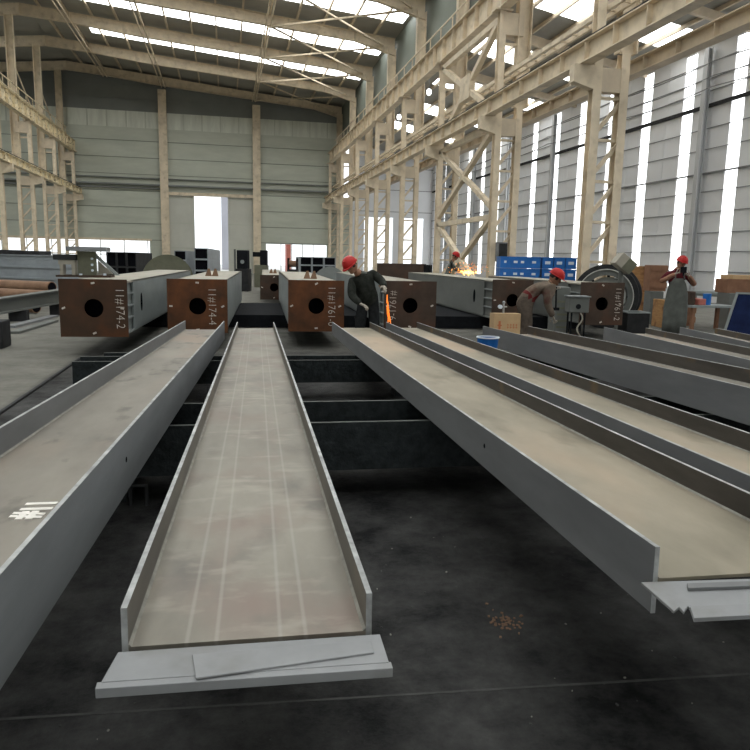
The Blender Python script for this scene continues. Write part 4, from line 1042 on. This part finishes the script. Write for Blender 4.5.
def person(name_label, loc, yaw, J, face, mats, hands, helmet=True, apron=None, belt=None, scarf=None, extra_r=1.0):
    """J: joints in local metres; mats: skin, jacket, trousers, boots, sleeves/forearms, hands"""
    R = Matrix.Rotation(yaw, 3, 'Z')
    t = thing('person', name_label, 'person', loc, None, R)
    J = {k: Vector(v) for k, v in J.items()}
    names = ['pelvis', 'waist', 'chest', 'neck0', 'neck1', 'shL', 'elL', 'wrL', 'shR', 'elR', 'wrR', 'hipL', 'knL', 'anL', 'toL', 'hipR', 'knR', 'anR', 'toR']
    J['waist'] = J.get('waist', J['pelvis'].lerp(J['chest'], .45))
    J['neck0'] = J['chest'].lerp((J['shL'] + J['shR']) / 2, .9) + (J['head'] - J['chest']).normalized() * .05
    J['neck1'] = J['neck0'].lerp(J['head'], .6)
    for s in 'LR':
        f = J['foot' + s]; J['an' + s] = f + Vector((0, 0, .09)); fd = Vector(J.get('toedir', (0, -1, 0))).normalized(); J['to' + s] = f + fd * .17 + Vector((0, 0, .045))
    rad = dict(pelvis=(.165, .125), waist=(.15, .115), chest=(.175, .125), neck0=(.085, .075), neck1=(.058, .058), shL=.082, elL=.058, wrL=.043, shR=.082, elR=.058, wrR=.043, hipL=.105, knL=.075, anL=.060, toL=.045, hipR=.105, knR=.075, anR=.060, toR=.045)
    E = [('pelvis', 'waist', 1), ('waist', 'chest', 1), ('chest', 'neck0', 1), ('neck0', 'neck1', 0), ('chest', 'shL', 4), ('shL', 'elL', 4), ('elL', 'wrL', 5), ('chest', 'shR', 4), ('shR', 'elR', 4), ('elR', 'wrR', 5),
         ('pelvis', 'hipL', 2), ('hipL', 'knL', 2), ('knL', 'anL', 2), ('anL', 'toL', 3), ('pelvis', 'hipR', 2), ('hipR', 'knR', 2), ('knR', 'anR', 2), ('anR', 'toR', 3)]
    def rr(n):
        r = rad[n]; return tuple(q * extra_r for q in r) if isinstance(r, tuple) else r * extra_r
    vs, fs = skin_mesh([J[n] for n in names], [(names.index(a), names.index(b)) for a, b, _ in E], [rr(n) for n in names], (0,), 2)
    mb = MB(); ml = list(mats); mi = []
    for f in fs:
        c = sum((vs[i] for i in f), Vector()) / len(f)
        mi.append(min(((seg_dist(c, J[a], J[b]) - (.02 if m == 1 else 0), m) for a, b, m in E))[1])
    if belt:
        jp = J['waist'].lerp(J['pelvis'], .35); ax = (J['waist'] - J['pelvis']).normalized()
        for k, f in enumerate(fs):
            c = sum((vs[i] for i in f), Vector()) / len(f)
            if mi[k] in (1, 2) and abs((c - jp).dot(ax)) < .03: mi[k] = 7
    mb.add(vs, fs, 0); mb.m = mi
    # head with a face
    fd = Vector(face).normalized(); up = (J['head'] - J['neck1']).normalized(); up = (up - fd * up.dot(fd)).normalized(); sx = fd.cross(up)
    RH = Matrix((sx, fd, up)).transposed(); H = J['head']
    mb.ball(H, .105, 20, 14, 0, (.80, .98, 1.15), RH)
    mb.ball(H + fd * .065 - up * .075, .05, 12, 8, 0, (1, .8, .7), RH)               # jaw and chin
    mb.add([H + RH @ Vector(q) for q in ((-.014, .095, -.035), (.014, .095, -.035), (0, .125, -.030), (0, .098, .02), (0, .095, -.045))], [(0, 2, 3), (2, 1, 3), (0, 4, 2), (4, 1, 2), (0, 3, 1, 4)], 0)   # nose
    for s in (-1, 1):
        mb.ball(H + RH @ Vector((s * .085, -.005, -.01)), .03, 10, 6, 0, (.35, .7, 1), RH)   # ears
        mb.ball(H + RH @ Vector((s * .034, .090, .012)), .013, 8, 6, 6, (1, .6, .6), RH)     # eyes
    mb.ball(H + RH @ Vector((0, .090, -.062)), .022, 10, 6, 7, (1, .4, .28), RH)             # mouth
    for hnd in hands: hand(mb, J[hnd[0]] , hnd[1], hnd[2], hnd[3] if len(hnd) > 3 else 5, hnd[4] if len(hnd) > 4 else .6, 1.05, 1 if hnd[0] == 'wrR' else -1)
    body = mb.build('body', [ml[0], ml[1], ml[2], ml[3], ml[4], ml[5], 'hair', 'belt', 'glove'], t, world=False, smooth=True)
    hb = MB(); hb.ball(H - fd * .012 + up * .005, .112, 18, 12, 0, (.83, .95, 1.08), RH, zmin=-.25)
    hb.build('hair', 'hair', t, world=False, smooth=True)
    if helmet:
        hm = MB(); hm.ball(H + up * .045, .135, 24, 16, 0, (.90, 1.06, .98), RH, zmin=.0)
        k = MB(); 
        ho = hm.build('hard_hat', 'helmet', t, world=False, smooth=True)
        br = MB(); n = 28
        pr_ = [(.118, .0), (.150, -.006), (.150, -.014), (.118, -.010)]
        vsb = []
        for i in range(n):
            a = 2 * math.pi * i / n
            for r_, h_ in pr_:
                e = 1 + (.28 if math.sin(a) > .3 else 0) * (r_ > .12) * max(0, math.sin(a))
                vsb.append(H + up * .045 + RH @ Vector((math.cos(a) * r_ * .90, math.sin(a) * r_ * 1.06 * e, h_)))
        br.add(vsb, [(i * 4 + j, ((i + 1) % n) * 4 + j, ((i + 1) % n) * 4 + (j + 1) % 4, i * 4 + (j + 1) % 4) for i in range(n) for j in range(4)])
        br.build('brim', 'helmet', ho, world=False, smooth=True)
        rg = MB(); rg.bar(H + up * .045 + RH @ Vector((0, -.10, .10)), H + up * .045 + RH @ Vector((0, .10, .10)), .03, .02, tuple(up)); rg.build('ridge', 'helmet', ho, world=False)
    return t, J, H, RH
CAMY = -math.radians(12.12)
# bending man in dark clothes between the third and fourth columns
def base(px, d):
    p = dep(px, 300, d); return Vector((p.x, p.y, 0))
JA = dict(head=(-.235, -.20, 1.495), chest=(-.06, -.08, 1.24), pelvis=(.06, .06, .90), shL=(-.22, -.10, 1.25), elL=(-.22, -.25, 1.00), wrL=(-.06, -.34, .88), shR=(.12, -.02, 1.38), elR=(.29, -.10, 1.24), wrR=(.31, -.34, 1.17),
          hipL=(-.03, .06, .86), knL=(-.08, -.06, .46), footL=(-.08, .06, 0), hipR=(.15, .06, .86), knR=(.17, -.04, .46), footR=(.18, .10, 0))
tA, jA, _, _ = person('person in dark work clothes and red hard hat bending beside the flame-cut column', base(365, 11.85), CAMY, JA, (-.35, -.75, -.55), ['skin', 'jacket_dark', 'trouser_dark', 'boot', 'jacket_dark', 'jacket_dark'],
       [('wrL', (.75, -.35, -.3), (0, .2, -1), 8, .7), ('wrR', (.25, -.8, -.35), (-.5, -.3, -.8), 8, .8)], extra_r=1.24)
t = tA
MB().ball(jA['neck0'] + Vector((.02, .0, .03)), .085, 16, 8, 0, (1.1, 1, .5)).build('collar', 'apron', t, world=False, smooth=True)
# flame-cutting torch held in his hand
hw = MW[tA.name] @ (jA['wrR'] + Vector((.02, -.09, -.04)))
p4 = MW[PC[4].name] @ Vector((-.485, -.03, .80))
t = thing('cutting_torch', 'brass cutting torch held against the edge of the fourth box column', 'torch', hw)
tip = dep(385.5, 293, 12.0)
MB().tube(hw + Vector((-.10, .0, .06)), hw.lerp(tip, .7), .012, 10).build('handle', 'pipe', t)
MB().tube(hw.lerp(tip, .7), tip, .008, 8).build('nozzle', 'edge', t)
def spark_mesh(c, n, spread, size, seed, shape):
    rnd = random.Random(seed); q = MB()
    for i in range(n):
        o = shape(rnd); d = Vector((rnd.gauss(0, 1), rnd.gauss(0, .6), rnd.gauss(0, .8))).normalized(); ln = rnd.uniform(.4, 1.6) * size
        q.tube(c + o, c + o + d * ln, size * .16, 5)
    return q
c = dep(387.5, 308, 12.7)
fl = MB()
rnd = random.Random(3)
for i in range(22):
    k = rnd.random(); p = dep(386.6 + k * 2.4 + rnd.gauss(0, .5), 294 + 26 * k, 12.75 + rnd.uniform(-.1, .1)); fl.tube(p, p + Vector((rnd.uniform(-.01, .03), rnd.uniform(-.02, .02), -rnd.uniform(.05, .16))), .005 + .006 * rnd.random(), 6)
tag(fl.build('falling_sparks', 'flame', at=dep(387, 320, 12.75)), 'stream of orange sparks falling down the edge of the fourth box column', 'sparks', None, 'stuff')

# bent man in tan clothes facing right
JB = dict(head=(.33, -.04, 1.355), chest=(.10, 0, 1.22), waist=(-.07, .0, 1.10), pelvis=(-.21, 0, .93), shL=(.19, .17, 1.21), elL=(.26, .10, 1.02), wrL=(.31, -.02, 1.10), shR=(.20, -.17, 1.20), elR=(.16, -.24, .92), wrR=(.28, -.22, .68),
          hipL=(-.21, .10, .90), knL=(-.10, .10, .50), footL=(-.22, .11, 0), hipR=(-.22, -.10, .90), knR=(-.12, -.11, .50), footR=(-.28, -.11, 0), toedir=(1, 0, 0))
tB, jB, _, _ = person('person in dusty tan clothes and red hard hat bending over beside the cardboard box', base(535, 12.4), CAMY, JB, (.75, -.3, -.45), ['skin', 'jacket_tan', 'trouser_tan', 'boot', 'jacket_tan', 'jacket_tan'],
       [('wrL', (.3, -.2, .5), (.6, .2, -.5), 8, .8), ('wrR', (.45, .1, -.85), (.3, .5, -.3), 8, .8)], extra_r=1.28, belt=True)
MB().ball(jB['neck0'], .095, 16, 8, 0, (1, 1, .6)).build('collar', 'card', tB, world=False, smooth=True)
hw = MW[tB.name] @ (jB['wrL'] + Vector((.04, -.03, .05)))
t = thing('hammer', 'dark long-handled hammer gripped by the bending man in tan clothes', 'hammer', hw)
MB().tube(hw + Vector((0, 0, .05)), hw + Vector((.01, -.01, -.32)), .014, 10).build('handle', 'dark', t)
MB().box(hw + Vector((.01, -.01, -.34)), (.12, .05, .05)).build('head', 'dark', t, bevel=.005)

# standing man in a long apron
JC = dict(head=(.11, 0, 1.66), chest=(.05, .02, 1.30), pelvis=(.03, .03, .95), shL=(-.14, .0, 1.44), elL=(-.34, -.10, 1.26), wrL=(-.12, -.30, 1.44), shR=(.24, .0, 1.43), elR=(.40, -.10, 1.20), wrR=(.17, -.30, 1.40),
          hipL=(-.06, .03, .90), knL=(-.07, 0, .49), footL=(-.08, .05, 0), hipR=(.12, .03, .90), knR=(.13, 0, .49), footR=(.14, .05, 0))
tC, jC, _, _ = person('person in a long grey apron and red hard hat standing with both hands raised', base(673, 15.3), CAMY, JC, (-.12, -1, -.15), ['skin', 'maroon', 'trouser_dark', 'boot', 'maroon', 'skin'],
       [('wrL', (.85, -.1, .35), (0, .5, .4), 8, .8), ('wrR', (-.85, -.1, .4), (0, .5, .4), 8, .8)], extra_r=1.05)
ap = MB()
n = 14; rows = [(1.34, .13, -.15), (1.20, .19, -.17), (1.0, .235, -.19), (.7, .26, -.18), (.4, .265, -.17), (.16, .265, -.16)]
vs = []
for th in (0, .012):
    for z, hw_, y in rows:
        for i in range(n):
            a = -1 + 2 * i / (n - 1); vs.append((.05 + a * hw_, y + .13 * a * a - th + .012 * math.sin(a * 9 + z * 5) * (z < 1), z))
nr = len(rows); fs = []
for s in range(2):
    for r_ in range(nr - 1):
        for i in range(n - 1):
            b0 = s * nr * n + r_ * n + i; fs.append((b0, b0 + 1, b0 + n + 1, b0 + n))
for r_ in range(nr - 1):
    for i in (0, n - 1):
        b0 = r_ * n + i; fs.append((b0, b0 + n, b0 + n + nr * n, b0 + nr * n))
for r_ in (0, nr - 1):
    for i in range(n - 1):
        b0 = r_ * n + i; fs.append((b0, b0 + 1, b0 + 1 + nr * n, b0 + nr * n))
ap.add(vs, fs); ao = ap.build('apron', 'apron', tC, world=False, smooth=True)
st = MB()
for x0, x1 in ((-.05, -.03), (.15, .13)): st.tube((x0, -.15, 1.33), (x1, -.09, 1.46), .012, 8)
st.each('neck_strap', 'apron', ao, world=False)
hp = MW[tC.name] @ Vector((.03, -.34, 1.50))
t = thing('face_shield', 'small dark welding shield held in front of the man in the apron', 'shield', hp, None, Matrix.Rotation(CAMY, 3, 'Z'))
MB().span((-.07, -.012, -.04), (.06, .012, .09)).build('plate', 'dark', t, world=False, bevel=.006)
MB().span((-.02, -.02, -.10), (.01, .0, -.04)).build('grip', 'dark', t, world=False)

# welder behind the fifth column
JD = dict(head=(.16, -.04, 1.62), chest=(-.02, 0, 1.28), pelvis=(-.10, .02, .92), shL=(.02, .18, 1.38), elL=(.18, .16, 1.18), wrL=(.40, .06, 1.16), shR=(.02, -.18, 1.38), elR=(.16, -.22, 1.16), wrR=(.40, -.10, 1.14),
          hipL=(-.10, .10, .88), knL=(-.06, .10, .48), footL=(-.10, .10, 0), hipR=(-.10, -.10, .88), knR=(-.06, -.10, .48), footR=(-.12, -.10, 0), toedir=(1, 0, 0))
pD = base(449, 24.6)
person('person in grey clothes and red hard hat welding behind the far side of a column', pD + Vector((0, 0, .16)), CAMY, JD, (.8, -.3, -.45), ['skin', 'apron', 'trouser_dark', 'boot', 'apron', 'apron'],
       [('wrL', (.9, -.2, -.2), (0, 0, -1), 8, .7), ('wrR', (.9, .2, -.2), (0, 0, -1), 8, .7)])
t = thing('timber_pallet', 'timber pallet under the feet of the man welding', 'pallet', pD)
for k in (-1, 0, 1): MB().span((pD.x - .5, pD.y + k * .35 - .05, 0), (pD.x + .5, pD.y + k * .35 + .05, .12)).build('bearer', 'wood', t)
for k in range(6): MB().span((pD.x - .5 + k * .17, pD.y - .42, .12), (pD.x - .37 + k * .17, pD.y + .42, .16)).build('slat', 'wood', t)
sc_ = dep(468, 272.5, 21.6)
def shp(r):
    return Vector((r.gauss(0, .26), r.gauss(0, .06), abs(r.gauss(0, .13)) - .03))
def core(r):
    return Vector((r.gauss(0, .14), r.gauss(0, .05), abs(r.gauss(0, .03)) - .03))
q = spark_mesh(sc_, 120, 1, .028, 5, shp); q2 = spark_mesh(sc_, 40, 1, .06, 9, core); q.add(q2.v, q2.f, 1)
tag(q.build('welding_sparks', ['spark', 'spark_core'], at=sc_), 'burst of orange welding sparks on top of a column', 'sparks', None, 'stuff')
gd = MB(); 
t = thing('grey_post_box', 'slim dark control box on the right-row column by the sparks', 'control box', (10.80, 26.72, 1.65))
p = Vector((10.80, 26.72, 2.05))
MB().span((p.x - .2, p.y - .15, p.z - .4), (p.x + .2, p.y + .17, p.z + .35)).build('case', 'girt', t, bevel=.02)
MB().span((p.x - .17, p.y - .17, p.z - .35), (p.x + .17, p.y - .15, p.z + .30)).build('door', 'darker', t)

# ------------------------------------------------------------------ light from outdoors
w = D.worlds.new('daylight'); S.world = w; w.use_nodes = True
bg = w.node_tree.nodes['Background']; bg.inputs['Color'].default_value = (.93, .97, 1, 1); bg.inputs['Strength'].default_value = 1.6
S.view_settings.view_transform = 'Standard'; S.view_settings.look = 'None'; S.view_settings.gamma = 1; S.view_settings.use_curve_mapping = False
S.view_settings.exposure = 0.10
S.cycles.use_denoising = True
S.cycles.max_bounces = 8; S.cycles.diffuse_bounces = 5
